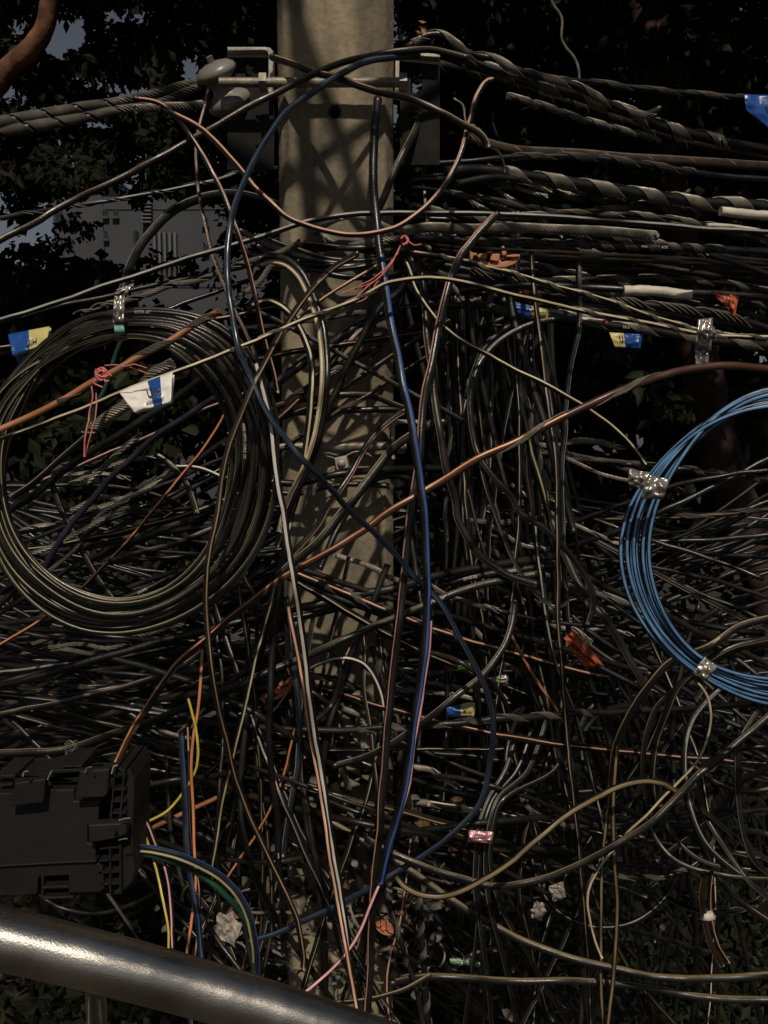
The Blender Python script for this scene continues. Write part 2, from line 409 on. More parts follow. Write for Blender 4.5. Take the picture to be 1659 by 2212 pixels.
b3 = angle('lower steel angle bolted beside the pole at mid height', [(845, 911), (849, 906), (931, 908), (931, 915), (860, 915), (853, 918), (853, 992), (846, 992)], 1.63, 1.72, (854, 940, 914, 1010), [(880, 955, 14, 10)], 1.73)
def rod(label, x0, x1, y, Y, dia, nuts, parent_group='threaded through bolts'):
    root = empty('through_bolt', label, 'bolt', at(x0, y, Y), parent_group)
    mb = MB(); a_, b_ = at(x0, y, Y), at(x1, y, Y); r0 = px(dia, Y) / 2; N = int((b_ - a_).length / .0011)
    C = [a_.lerp(b_, i / N) for i in range(N + 1)]
    rr = [r0 * ((1.0 if i % 2 else .86) if (i / N < .28) else 1.0) for i in range(N + 1)]
    mb.wire(C, rr, 14); child('rod', mb.mesh('rod'), GALVR, root)
    for nx_ in nuts:
        m2 = MB(); q = at(nx_, y, Y); w2 = px(15, Y); r2 = r0 * 1.9
        b = len(m2.v)
        for sx in (-w2 / 2, w2 / 2):
            for k in range(6): g = R(60 * k + 12); m2.v.append(q + Vector((sx, r2 * math.cos(g), r2 * math.sin(g))))
        m2.f.append(tuple(b + k for k in range(6))); m2.f.append(tuple(b + 6 + k for k in reversed(range(6))))
        for k in range(6): j = (k + 1) % 6; m2.f.append((b + k, b + 6 + k, b + 6 + j, b + j))
        m2.m = [0] * 8; m2.sm = [False] * 8
        child('nut', m2.mesh('nut', True), GALVR, root)
rod('grey threaded bolt running level across the top of the pole between the two upper angles', 474, 880, 178, 1.615, 20, (569, 871))
rod('pale bolt crossing the pole at mid height beside the lower steel angle', 603, 878, 964, 1.625, 18, (866,))
sp = empty('spool_insulator', 'pale grey porcelain spool with two wire ropes looped round its waist', 'insulator', at(482, 245, 1.72))
mb = MB(); q = at(482, 190, 1.66); rk = px(1, 1.66)
Mx = Matrix.Translation(q) @ Matrix.Rotation(R(-24), 4, 'Y') @ Matrix.Rotation(R(30), 4, 'X')
mb.lathe([(rk * 10, rk * 50), (rk * 14, rk * 50), (rk * 30, rk * 46), (rk * 41, rk * 38), (rk * 44, rk * 31), (rk * 42, rk * 25), (rk * 33, rk * 19), (rk * 25, rk * 12), (rk * 22, rk * 3), (rk * 24, -rk * 6), (rk * 34, -rk * 13), (rk * 44, -rk * 20), (rk * 47, -rk * 28), (rk * 45, -rk * 36), (rk * 33, -rk * 45), (rk * 14, -rk * 50), (rk * 10, -rk * 50)], Mx, 36)
child('porcelain_body', mb.mesh('spool', True), CER, sp)
mb = MB(); mb.wire([Mx @ Vector((0, 0, rk * 62)), Mx @ Vector((0, 0, rk * 40)), Mx @ Vector((0, 0, -rk * 40)), Mx @ Vector((0, 0, -rk * 66))], rk * 7, 10); child('pin', mb.mesh('pin'), GALV, sp)
sm = empty('small_porcelain_knob', 'small pale knob insulator beside the upper steel angle over the blue loop', 'insulator', at(540, 330, 1.72))
mb = MB(); Mk = Matrix.Translation(at(540, 338, 1.7)) @ Matrix.Rotation(R(-80), 4, 'Y'); mb.lathe([(rk * 6, rk * 14), (rk * 14, rk * 12), (rk * 15, rk * 5), (rk * 9, 0), (rk * 15, -rk * 5), (rk * 14, -rk * 12), (rk * 6, -rk * 14)], Mk, 24); child('porcelain_body', mb.mesh('knob', True), CER, sm)
# square nut clamp with its wires
sq = empty('square_nut_clamp', 'square galvanised nut on the pole face with thin wires looped from it', 'clamp', at(738, 1000, 1.62))
mb = MB(); cc = at(738, 1000, 1.6); hs_ = px(13.5, 1.6); mb.box((cc.x - hs_, 1.595, cc.z - hs_), (cc.x + hs_, 1.65, cc.z + hs_), rot=Matrix.Rotation(R(-12), 3, 'Y'), ctr=cc)
o = child('nut', mb.mesh('nut', True), GALV, sq); bv = o.modifiers.new('b', 'BEVEL'); bv.width = .0022; bv.segments = 3
mb = MB(); mb.lathe([(px(9, 1.6), 0), (px(9, 1.6), .004), (px(6.5, 1.6), .009), (.0001, .0095)], Matrix.Translation((cc.x, 1.596, cc.z)) @ Matrix.Rotation(R(90), 4, 'X'), 20); child('bolt_end', mb.mesh('bolt', True), GALV, sq)
for pts in ('724,990 700,985 682,1000 668,1020 655,1040', '745,985 770,975 800,985 815,1000 830,1020', '725,1008 705,1020 690,1035 670,1045', '730,984 700,978 676,995 660,1020'):
    mb = MB(); mb.path(Path(pts, 1.6, 3.2, step=6), n=6); child('wire', mb.mesh('wire'), M['steel'], sq)
kn = empty('wire_wound_knob', 'small white wire wound knob at the pole edge below the square nut', 'insulator', at(668, 1070, 1.6))
mb = MB(); Mk = Matrix.Translation(at(668, 1060, 1.6)) @ Matrix.Rotation(R(12), 4, 'Y'); mb.lathe([(rk * 7, -rk * 14), (rk * 13, -rk * 11), (rk * 12, -rk * 2), (rk * 9, rk * 10), (rk * 5, rk * 14)], Mk, 24); child('porcelain_body', mb.mesh('knob', True), CER, kn)
mb = MB(); mb.wire([Mk @ Vector((rk * 14 * math.cos(i * .5), rk * 14 * math.sin(i * .5), rk * (i * .28 - 8))) for i in range(64)], rk * 1.3, 5); child('wire', mb.mesh('wire'), M['steel'], kn)

# ------------------------------------------------------------------ flags, tape, spacers, string
def sheet(corners, Y, nx=14, ny=8, bulge=.004, crinkle=.0015, curl=0., seed=0, split=None, th=.0005, Yb=None):
    "corners TL TR BR BL in tracing units; returns a mesh and its surface function"
    TL, TR, BR, BL = corners
    def P(u, v, off=0.):
        x = (TL[0] * (1 - u) + TR[0] * u) * (1 - v) + (BL[0] * (1 - u) + BR[0] * u) * v
        y = (TL[1] * (1 - u) + TR[1] * u) * (1 - v) + (BL[1] * (1 - u) + BR[1] * u) * v
        Yy = Y + ((Yb or Y) - Y) * v - bulge * math.sin(math.pi * v) + crinkle * 2 * noise.noise(Vector((u * 4, v * 4, seed))) + crinkle * abs(noise.noise(Vector((u * 9, v * 9, seed + 7)))) + curl * (u - .5) ** 2
        return at(x, y, Yy - off)
    v = []; f = []; mi = []
    for j in range(ny + 1):
        for i in range(nx + 1): v.append(P(i / nx, j / ny))
    for j in range(ny):
        for i in range(nx):
            a = j * (nx + 1) + i; f.append((a, a + nx + 1, a + nx + 2, a + 1))
            mi.append(sum(1 for s_ in (split or ()) if (i + .5) / nx > s_))
    me = bpy.data.meshes.new('sheet'); me.from_pydata([tuple(q) for q in v], [], f); me.polygons.foreach_set('material_index', mi)
    me.polygons.foreach_set('use_smooth', [True] * len(f)); me.update()
    return me, P
def solid(o, th=.0006):
    s_ = o.modifiers.new('thickness', 'SOLIDIFY'); s_.thickness = th; s_.offset = 0; return o
def ink(root, P, text, u, v, hu, hv, m=INK, rot=0, name='lettering'):
    "letters laid on the sheet: centre (u, v), one letter height = hv of the sheet, width scale hu"
    cu = bpy.data.curves.new('t', 'FONT'); cu.body = text; cu.align_x = 'CENTER'; ob = bpy.data.objects.new('t', cu); COL.objects.link(ob); cu.offset = .018
    bpy.context.view_layer.update(); me = bpy.data.meshes.new_from_object(ob.evaluated_get(bpy.context.evaluated_depsgraph_get())); bpy.data.objects.remove(ob)
    for q in me.vertices:
        x, y = q.co.x, q.co.y - .35; c_, s_ = math.cos(rot), math.sin(rot); x, y = x * c_ - y * s_, x * s_ + y * c_
        q.co = P(u + x * hu / .7, v - y * hv / .7, .0022)
    me.update(); return child(name, me, m, root)
FG = 'vinyl owner flags folded over the cables'
def flag(label, corners, Y, mats, split, text=None, seed=0, group=FG, name='cable_flag', **k):
    root = empty(name, label, 'cable tag', at(*corners[0], Y), group)
    me, P = sheet(corners, Y, 26, 14, seed=seed, split=split, **k); o = child('flag_sheet', me, mats, root); solid(o)
    for t_ in (text or []): ink(root, P, *t_[:5], **(t_[5] if len(t_) > 5 else {}))
    # the back leaf of the fold hangs a little behind
    me2, _ = sheet([(x + 4, y + 3) for x, y in corners], Y + .008, 12, 8, seed=seed + 3, split=None); solid(child('back_leaf', me2, mats[-1] if split else mats[0], root))
    return root
flag('white flag with a blue panel and UIH hanging inside the big coil', [(256, 846), (373, 804), (369, 868), (290, 891)], 1.118, [TWHITE, TBLUE, TWHITE], (.55, .78),
     [('UIH', .61, .46, .125, .30, {}), ('เคเบิลไทยแลนด์', .60, .80, .050, .13, {})], seed=2, bulge=.005, crinkle=.0022, Yb=1.095)
flag('blue and yellow flag with UIH peeping out behind the rim of the big coil', [(17, 722), (107, 705), (101, 742), (27, 768)], 1.5, [TBLUE, TYEL], (.50,), [('UIH', .55, .66, .13, .30, {})], seed=5, Yb=1.48)
flag('lower blue leaf dangling under the blue and yellow flag', [(34, 764), (80, 757), (60, 790), (40, 792)], 1.52, [TBLUE], None, seed=8, group=None)
flag('blue flag with a shiny crease at the frame edge', [(1606, 204), (1690, 206), (1690, 300), (1612, 240)], 1.9, [TBLUE], None, [('U', .62, .42, .10, .2, {})], seed=9)
flag('blue and yellow UIH flag tucked under the cream striped cable', [(1112, 652), (1182, 668), (1178, 690), (1120, 682)], 1.66, [TBLUE, TYEL], (.5,), [('UIH', .46, .34, .15, .5, {})], seed=11)
flag('yellow and blue flag with a U hanging below the sheaf', [(1316, 718), (1383, 722), (1379, 752), (1328, 750)], 1.8, [TYEL, TBLUE], (.47,), [('U', .36, .42, .13, .48, {})], seed=13)
flag('blue and yellow flag with an H wrapped on the strand below the green tag', [(962, 1528), (1023, 1516), (1020, 1546), (968, 1545)], 1.6, [TBLUE, TYEL], (.52,), [('H', .68, .60, .12, .5, {})], seed=15)
flag('dark red and bright green tag on the light twisted strand', [(956, 1434), (1016, 1425), (1016, 1445), (962, 1447)], 1.62, [mat('dark_red_vinyl', (.20, .012, .02), .4), mat('bright_green_vinyl', (.16, .42, .06), .4)], (.5,), seed=17)
flag('small magenta and green tag with pale lettering at the end of the light strands', [(1046, 1466), (1094, 1457), (1093, 1476), (1050, 1477)], 1.62, [mat('magenta_vinyl', (.30, .05, .10), .4), mat('leaf_green_vinyl', (.10, .26, .06), .4), FOIL], (.35, .65), [('NWA', .45, .55, .07, .5, dict(m=INKW))], seed=18)
flag('slim white label with a red end among the sheaf beside the cream striped cable', [(1257, 684), (1309, 691), (1308, 698), (1257, 692)], 1.62, [PAPER, RED], (.9,), [('SYMPHONY', .45, .5, .045, .6, {})], seed=19)
flag('short pale green tags on the thin line near the lower edge, nearer the pole', [(971, 2071), (996, 2071), (996, 2083), (974, 2081)], 1.5, [mat('pale_green_vinyl', (.26, .44, .26), .5)], None, seed=20)
flag('short pale green tag on the thin line near the lower edge, farther from the pole', [(1007, 2073), (1033, 2076), (1032, 2087), (1008, 2085)], 1.5, [bpy.data.materials['pale_green_vinyl']], None, seed=21)
flag('torn red flag with faint writing stuck among the uprights', [(1217, 1378), (1240, 1363), (1302, 1436), (1262, 1440)], 1.45, [RED], None, [('DUE', .36, .48, .13, .22, dict(rot=-.5)), ('TO FIX', .5, .72, .09, .16, dict(rot=-.5))], seed=22, group='red warning flags', crinkle=.005)
flag('dark red flag with a pointed tail hanging from the joint cable', [(1534, 628), (1592, 636), (1583, 684), (1568, 662)], 1.655, [RED], None, [('DUE', .55, .45, .16, .28, {})], seed=23, group='red warning flags', crinkle=.004)
# wraps and clear tape
def wrap(label, pts, w_, Y, m, name='tape_wrap', cat='tape', seed=0, group=None):
    p = Path(pts, Y, w_, step=5, wob=.3, seed=seed); mb = MB()
    p.r = [r * (1 + .13 * noise.noise(Vector((i * .35, seed, 0))) + .05 * ((i // 6) % 2)) for i, r in enumerate(p.r)]
    mb.path(p, n=14); return link(name, mb.mesh('wrap'), m, None, label, cat, group)
wrap('dirty white tape wound thickly round a black cable joint', '1346,628 1380,628 1430,630 1460,634 1493,638', 21, 1.665, PAPER, seed=1)
wrap('crumpled white wrapping on the upper line at the frame edge', '1556,456 1590,460 1630,464 1690,468', 19, 1.70, PAPER, seed=2)
wrap('thin torn strip of white wrapping just above the grey topped cable', '1526,487 1560,487 1600,492 1643,500', 9, (1.82, 1.86), PAPER, seed=3)
def strap(label, segs, m=FOIL, name='tape_strap', th=.0006, seed=0, group='clear tape holding the coils'):
    root = empty(name, label, 'tape', at(*segs[0][0][0], segs[0][1]), group)
    for i, (cs, Y, *r) in enumerate(segs):
        me, _ = sheet(cs, Y, 8, 16, bulge=.006, crinkle=.004, seed=seed + i * 3, Yb=r[0] if r else None); solid(child('tape_strip', me, m, root), th)
    return root
strap('glossy tape strap holding up the top of the big coil, blue at its lower end', [([(247, 640), (270, 638), (268, 700), (243, 696)], 1.155), ([(243, 694), (268, 697), (275, 735), (252, 737)], 1.16, 1.19), ([(252, 625), (290, 612), (272, 640), (247, 640)], 1.2)], seed=4)
o = child('tape_mark', sheet([(246, 703), (267, 703), (270, 721), (248, 722)], 1.149, 6, 6, seed=33)[0], mat('pale_cyan_print', (.16, .34, .34), .35), bpy.data.objects['tape_strap']); solid(o)
strap('long hanging clear tape joining the cream striped pair to the thick red brown cable', [([(1507, 690), (1540, 686), (1536, 760), (1501, 752)], 1.42), ([(1501, 750), (1532, 752), (1530, 800), (1504, 804)], 1.43), ([(1516, 730), (1548, 735), (1544, 708), (1522, 690)], 1.40)], seed=7)
strap('crumpled tape ears folded round the blue striped coil high up', [([(1356, 1014), (1403, 1020), (1392, 1058), (1358, 1048)], 1.16), ([(1400, 1026), (1446, 1036), (1434, 1078), (1382, 1078)], 1.14)], seed=9)
strap('short tape band across the lower run of the blue striped coil', [([(1520, 1418), (1550, 1440), (1525, 1472), (1496, 1456)], 1.145)], seed=12)
strap('pinkish foil clip round four black cables', [([(1013, 1793), (1066, 1797), (1062, 1822), (1010, 1818)], 1.385)], m=mat('pink_foil', (.62, .33, .36), .3, metal=.6, bump=.6, bscale=120, var=.3), seed=14, group=None)
mb = MB(); mb.path(Path('1517,1976 1530,1978 1543,1975', 1.345, 22, step=4), n=14)
link('cable_ring', mb.mesh('ring'), PAPER, None, 'small pale ring clipped round two brown edged cables', 'cable clip')
# terracotta spacers
def spacer(label, ox, oy, s, rot, Y, blocks=True):
    root = empty('plastic_spacer', label, 'spacer', at(ox, oy, Y), 'orange plastic cable spacers')
    def tr(P): c_, s_ = math.cos(rot), math.sin(rot); return [(ox + s * ((x - 70) * c_ - (y - 48) * s_), oy + s * ((x - 70) * s_ + (y - 48) * c_)) for x, y in P]
    mb = MB(); mb.prism(tr([(20, 62), (38, 64), (40, 70), (60, 73), (62, 66), (84, 66), (86, 72), (104, 66), (122, 58), (136, 52), (133, 66), (118, 78), (95, 86), (68, 88), (42, 83), (27, 74)]), Y, Y + .03)
    o = child('hull', mb.mesh('hull', True), TERRA, root); bv = o.modifiers.new('b', 'BEVEL'); bv.width = .0015; bv.segments = 2
    if blocks:
        for bl in ([(24, 50), (44, 48), (45, 60), (42, 65), (24, 62), (16, 56)], [(56, 50), (80, 49), (79, 66), (74, 70), (54, 67)], [(44, 42), (60, 41), (58, 49), (45, 49)], [(84, 42), (98, 41), (98, 51), (88, 54)], [(98, 53), (118, 50), (136, 50), (134, 56), (116, 58), (97, 57)], [(-2, 42), (5, 47), (18, 49), (18, 54), (8, 56), (5, 68), (1, 70), (-2, 58)]):
            mb = MB(); mb.prism(tr(bl), Y - .006, Y + .022); o = child('lug', mb.mesh('lug', True), TERRA, root); bv = o.modifiers.new('b', 'BEVEL'); bv.width = .0012; bv.segments = 2
spacer('orange boat shaped plastic spacer clipped to the sheaf of cables above its shadowed twin', 1072, 547, .79, .02, 1.55)
spacer('dark orange plastic spacer hidden under the cream striped pair', 1140, 626, .5, .35, 1.72)
spacer('orange plastic spacer lying behind the uprights near the orange line', 597, 1487, .58, -.62, 1.5)
spacer('orange plastic spacer half buried in the litter near the rail', 830, 2004, .36, .5, 1.5)
# pink string
def strings(label, specs, Y, name='pink_string'):
    mb = MB()
    for s_, w_ in specs:
        mb.path(Path(s_, Y, w_, step=3, wob=2.2), n=6)
    return link(name, mb.mesh('string'), PINK, None, label, 'string', 'pink string tied to the cables')
rs_ = random.Random(3)
kn_ = []
for i in range(9):
    a = rs_.uniform(0, 6.28); kn_.append((' '.join('%f,%f' % (219 + 13 * math.cos(a + j * 1.3) * rs_.uniform(.5, 1.1), 806 + 13 * math.sin(a + j * 1.3) * rs_.uniform(.5, 1.1)) for j in range(5)), 4.2))
kn_ += [('225,790 250,786 270,790 290,786 318,793', 3), ('280,793 300,800 318,806', 3), ('212,815 205,828 222,836', 4), ('225,812 228,826 236,824', 4), ('200,835 203,860 196,900 188,940 182,985', 4), ('204,850 207,900 197,940 186,984', 3), ('232,805 240,812', 4)]
strings('pink string knotted round the orange brown cable with long tails hanging inside the coil', kn_, 1.085)
kn2 = []
for i in range(6):
    a = rs_.uniform(0, 6.28); kn2.append((' '.join('%f,%f' % (874 + 8 * math.cos(a + j * 1.3), 518 + 9 * math.sin(a + j * 1.3)) for j in range(4)), 4))
kn2 += [('868,530 850,558 825,590 790,625 752,660', 3.6), ('866,535 845,570 812,600 780,612 735,633', 2.6), ('862,545 835,580 815,610 785,648 757,656', 3), ('850,560 830,600 800,610 760,628', 2.4), ('875,500 866,490', 4), ('880,520 895,530 908,528', 3.4)]
strings('red pink string tied in the steel knot and trailing over the pole face', kn2, 1.4)
mb = MB()
for s_ in ('160,1600 166,1618 150,1622 140,1630 152,1636 170,1640', '165,1600 140,1612 145,1632 165,1628 184,1620', '150,1624 168,1642 160,1650 168,1665', '140,1608 150,1600 162,1612 148,1634', '172,1630 184,1621 160,1638'):
    mb.path(Path(s_, 1.3, 2, step=3, wob=1.5), n=5)
link('thin_wire_tangle', mb.mesh('wires'), M['steel'], None, 'little tangle of thin bright wire on the cable above the splice box', 'wire')

# ------------------------------------------------------------------ cables traced one by one (front layers)
G = lambda **k: k
# upper part of the frame, round the top of the pole
c('long black cable arching over the top bolt and running down to the sky gap', 12, (1.35, 1.45, 1.52, 1.60), '-30,537 0,520 70,484 130,448 300,365 430,292 553,223 625,187 700,150 770,127 853,112 930,108 1010,124', m='kb', st=('ochre', -50, 14, 15))
c('slate blue cable swinging in a giant loop from the top bolt to the rail', 12, (1.60, 1.44, 1.20, 1.13, 1.14, 1.34, 1.36, 1.36, 1.36, 1.36), '905,118 840,125 790,134 740,158 680,196 620,240 575,300 553,337 533,377 507,443 497,500 491,553 493,620 500,670 513,736 523,770 545,825 566,870 586,906 620,953 660,1000 703,1043 753,1100 800,1143 853,1196 886,1236 923,1273 953,1306 996,1383 1026,1440 1050,1490 1063,1540 1065,1590 1056,1660 1036,1736 986,1793 936,1833 870,1876 820,1906 740,1950 653,1990 603,2013 540,2032', m='kn', st=('slate', 40, 12, 40))
c('thin pink sided cable dropping from the wrapped lines behind the blue loop', 9, (1.5, 1.45, 1.48), '290,214 333,220 367,240 400,277 423,310 447,350 473,400 497,457 513,500 530,553 545,610 560,680 575,750 590,800 600,850', st=('salmon', -40, 26))
c('black and pink striped cable hanging in a wide U across the face of the pole', 10, (1.5, 1.38, 1.36, 1.42, 1.5), '350,236 383,250 433,277 467,307 507,353 533,383 553,408 587,440 620,467 663,487 703,500 753,507 803,505 853,492 886,473 920,447 953,410 980,367 997,327 1006,290 1016,260 1026,217 1040,187 1053,174 1064,172', st=('salmon', -42, 34, 12))
c('thin dark cable hanging straight down beneath the porcelain spool', 7, (1.62, 1.55, 1.5), '450,190 447,210 433,267 425,323 428,383 433,433 443,483 457,540 480,603 500,653 520,697 547,753 575,830', m='kb', st=('salmon', 40, 22))
c('thick black cable arching from the tape strap to behind the pole', 17, (1.62, 1.8, 2.0), '262,640 275,590 290,553 317,513 367,460 427,430 483,418 553,428 610,450', m='kd', st=('grey', -55, 8, 20))
c('thin blue black twisted pair crossing the sky gap beside the pale building', 7, (1.9, 1.9, 2.0), '-20,474 0,471 123,450 217,437 300,423 400,403 483,383 533,367 600,362', m='kn', st=('grey', -40, 25, 120), grips=[G(pitch=90, n=2, cover=60, m='steeld')])
c('long grey topped black cable running straight across the pole above the steel knot', 10, (1.3, 1.45, 1.52, 1.6), '-30,700 0,692 133,650 233,616 333,583 433,550 553,515 653,483 713,470 786,462 920,460 1106,463 1306,477 1506,493 1690,504', st=('grey', -38, 34, 10))
c('thick black cable sloping across the pole from one upper bracket past the other', 13, (1.62, 1.5, 1.42, 1.45), '586,122 636,140 680,157 720,167 760,180 803,193 886,215 953,243 996,267 1040,293 1052,318', m='kb', st=('tan', -45, 16, 10))
c('black cable with one long blue stripe falling in a shallow bow across the pole', 16, (1.56, 1.42, 1.3, 1.27, 1.27, 1.27), '818,214 808,283 805,350 808,417 815,483 823,553 833,620 846,703 863,786 876,853 890,920 900,986 908,1053 915,1106 920,1190 923,1256 922,1340 918,1400 911,1456 901,1523 890,1590 880,1660 873,1700 855,1769 838,1832 820,1905', st=('blue', -30, 28, 8, .2), sides=11)
c('thin pink striped cable clinging to the blue striped one, then curling to the rail', 8, (1.28, 1.285, 1.28, 1.2), '930,1330 926,1400 920,1456 910,1523 898,1590 889,1660 882,1700 863,1769 845,1832 826,1895 800,1959 780,2005 753,2052 720,2089 680,2125 646,2153', st=('pink', 0, 52, 8))
c('dull purple brown cable slanting behind the upper steel bracket', 14, (1.72, 1.62, 1.6), '925,205 916,233 896,283 873,327 853,367 830,423 812,458', m='kb', st=('tan', 40, 10, 30))
c('thin dark cable dropping behind the bracket with a tan edge', 8, (1.8, 1.7, 1.68), '925,200 920,283 915,367 918,433 925,483 923,520 905,553 890,586', m='kb', st=('tan', 30, 22, 50))
c('thin frayed grey wire curling off the steel bracket above the striped U cable', 4, (1.6, 1.55, 1.5, 1.55), '980,213 1000,228 1006,262 1018,268 1040,283 1046,312 1075,325 1087,352 1090,372', m='steel', cat='wire', name='loose_wire', group=None)
c('pale vine like wire wriggling down out of the dark tree onto the upper twisted strands', 5, (2.4, 2.1), '1182,-20 1193,8 1213,38 1213,83 1225,105 1240,123 1249,150 1250,175', m='steeld', cat='wire', name='loose_wire', group=None)
c('short black bowed wire hanging below the upper twisted strands', 5, (1.9, 1.9), '1064,238 1066,270 1078,300 1106,320', m='kd', cat='wire', name='loose_wire', group=None)
# unseen lines added overhead to cast soft bands of shade on the upper pole
for i, (x0, z0, x1, z1, Y, rr_) in enumerate([(-.55, 5.28, .5, 5.86, 1.2, .011), (-.5, 5.92, .55, 5.30, 1.05, .014), (-.06, 5.3, -.16, 6.6, 1.1, .017), (.24, 5.25, -.24, 6.4, .95, .015)]):
    mb = MB(); mb.wire([Vector((x0 + (x1 - x0) * t / 12, Y - .05 + .1 * t / 12, z0 + (z1 - z0) * t / 12 - .03 * math.sin(math.pi * t / 12))) for t in range(13)], rr_, 10)
    link('added_shade_line', mb.mesh('line'), M['k'], None, 'unseen black line added overhead to shade the upper pole', 'cable', 'unseen lines added overhead to cast shade')
# cables wound with steel grips, left of the pole
c('upper of the two thick grey wrapped lines running to the porcelain spool', (15, 15, 14, 8, 7.5), (1.5, 1.66), '-30,268 0,263 80,250 167,234 233,223 300,210 350,196 400,183 477,171', m='kd', grips=[G(u0=0, u1=.70, pitch=64, n=11, cover=285, lift=.3, m='steeld'), G(u0=.67, u1=1, pitch=60, n=7, cover=330, m='steeld')])
c('lower of the two thick grey wrapped lines running to the porcelain spool', (15, 15, 14, 8, 7.5), (1.5, 1.66), '-30,290 0,283 80,272 167,257 233,243 300,232 350,220 400,198 430,187 485,182', m='kd', grips=[G(u0=0, u1=.70, pitch=64, n=11, cover=285, lift=.3, m='steeld'), G(u0=.67, u1=1, pitch=60, n=7, cover=330, m='steeld')])
c('rusty grey strand reaching the underside of the porcelain spool', 9, (1.55, 1.7), '290,236 350,231 400,229 450,225 500,224', m='steeld', grips=[G(pitch=50, n=7, cover=360)], cat='steel strand', name='steel_strand', group='bare steel strands')
# right of the pole: heavy twisted lines
for i, (lab, w_, dep, pts, mm, gr) in enumerate([
 ('uppermost grey twisted line, arched over the steel bracket and ending in a lifted tail', 12, (1.72, 1.75, 1.85), '880,103 913,80 953,75 986,97 1020,117 1070,127 1106,147 1173,167 1246,187 1306,217 1373,247 1400,246 1426,233', 'kb', [G(u0=.02, u1=.97, pitch=108, n=9, cover=170, lift=.4)]),
 ('thin wrapped line running out to the blue flag at the frame edge', 9, (1.75, 2.0), '956,112 1010,128 1106,160 1180,170 1250,174 1356,187 1473,200 1606,211 1690,216', 'kd', [G(u0=.05, u1=.78, pitch=112, n=5, cover=110, m='steeld')]),
 ('thick black line beneath the uppermost twisted line', 19, (1.75, 2.1), '940,108 1010,135 1106,163 1190,190 1273,213 1356,243 1423,270 1506,293 1690,332', 'k', [G(u0=.05, u1=.62, pitch=105, n=7, cover=130)]),
 ('second thick black line just under the bracket line, wound with dull wire', 18, (1.8, 2.15), '930,138 1010,150 1106,178 1190,208 1273,233 1356,262 1423,288 1506,312 1690,345', 'kd', [G(u0=.0, u1=.55, pitch=80, n=6, cover=120, m='steeld')]),
 ('brownish twisted line ending in the dark leaves above the orange flecked line', 9, (1.8, 1.95), '1096,206 1156,222 1206,240 1256,257 1340,280 1426,303', 'steeld', [G(pitch=62, n=7, cover=200)]),
 ('fat wrapped line with orange glints crossing below the leaves', 13, (1.75, 2.0), '1010,296 1060,312 1106,322 1190,328 1273,334 1440,345 1573,354 1690,362', 'ko', [G(pitch=98, n=15, cover=322, m='steeld', rs=.0009)]),
 ('heavy black line wound with pale strand, uppermost of the sheaf sloping to the white wrap', 20, (1.7, 1.95), '960,372 1030,366 1106,376 1173,388 1273,402 1406,422 1500,436 1606,441 1690,455', 'k', [G(u0=.12, u1=.75, pitch=104, n=9, cover=150, lift=.1)]),
 ('thinner grey line that rides on the heavy one and ends in a bent tip', 12, (1.68, 1.9), '985,398 1060,382 1140,390 1210,402 1280,416 1360,428 1430,431 1473,424 1490,412', 'kd', [G(u0=.2, u1=.95, pitch=96, n=7, cover=140)]),
 ('black line with open pale twists climbing out to the bent tip', 9, (1.72, 1.9), '1050,470 1106,466 1163,463 1256,457 1340,448 1406,436 1473,428 1560,436', 'kb', [G(u0=.05, u1=.8, pitch=88, n=7, cover=130)]),
 ('thick rope of bare grey wire with a splayed end atop the level sheaf', 13, (1.52, 1.6, 1.72), '866,500 930,492 1020,494 1106,492 1200,495 1306,500 1370,505 1420,511', 'steeld', [G(pitch=92, n=12, cover=345, flare=.25)]),
 ('black printed cable wound with separate twists right beneath the thick wire rope', 14, (1.55, 1.9), '880,514 960,520 1040,523 1106,524 1200,526 1290,529 1366,530 1450,534 1690,546', 'k', [G(u0=.08, u1=.62, pitch=56, n=8, cover=150, m='steeld')]),
 ('black cable just above the terracotta spacer', 15, (1.6, 2.0), '900,560 980,545 1080,548 1200,552 1400,560 1690,575', 'k', []),
 ('flat double cable under the printed cable', 8, (1.6, 2.0), '930,528 1040,538 1200,545 1400,555 1690,572', 'kb', []),
 ('black cable running level behind the terracotta spacer wound at wide intervals', 15, (1.8, 2.1), '900,592 1000,586 1106,584 1300,582 1500,586 1690,592', 'k', [G(pitch=142, n=6, cover=100, m='steeld')]),
 ('black cable wound at wide intervals, lowest but one above the white wrapped joint', 15, (1.85, 2.1), '900,606 1000,602 1106,599 1300,597 1500,603 1690,612', 'k', [G(pitch=150, n=7, cover=100, m='steeld')]),
 ('black cable that carries the white wrapped joint', 14, (1.66, 1.68), '930,640 1040,622 1150,616 1300,624 1420,629 1560,636 1690,645', 'k', [G(u0=.75, u1=.98, pitch=90, n=4, cover=80)]),
]):
    c(lab, w_, dep, pts, m=mm, grips=gr, cat='cable', txt=([(.47, 'PAIBOON 12C  ADSS  120', G(h=5))] if 'printed cable wound' in lab else []), dual=((.9, 1) if lab.startswith('flat double') else None))
c('thin black span wire under the white wrapped joint', 3, (2.0, 2.1), '1250,640 1400,642 1559,650 1690,655', m='kd', cat='wire', name='span_wire', group=None)
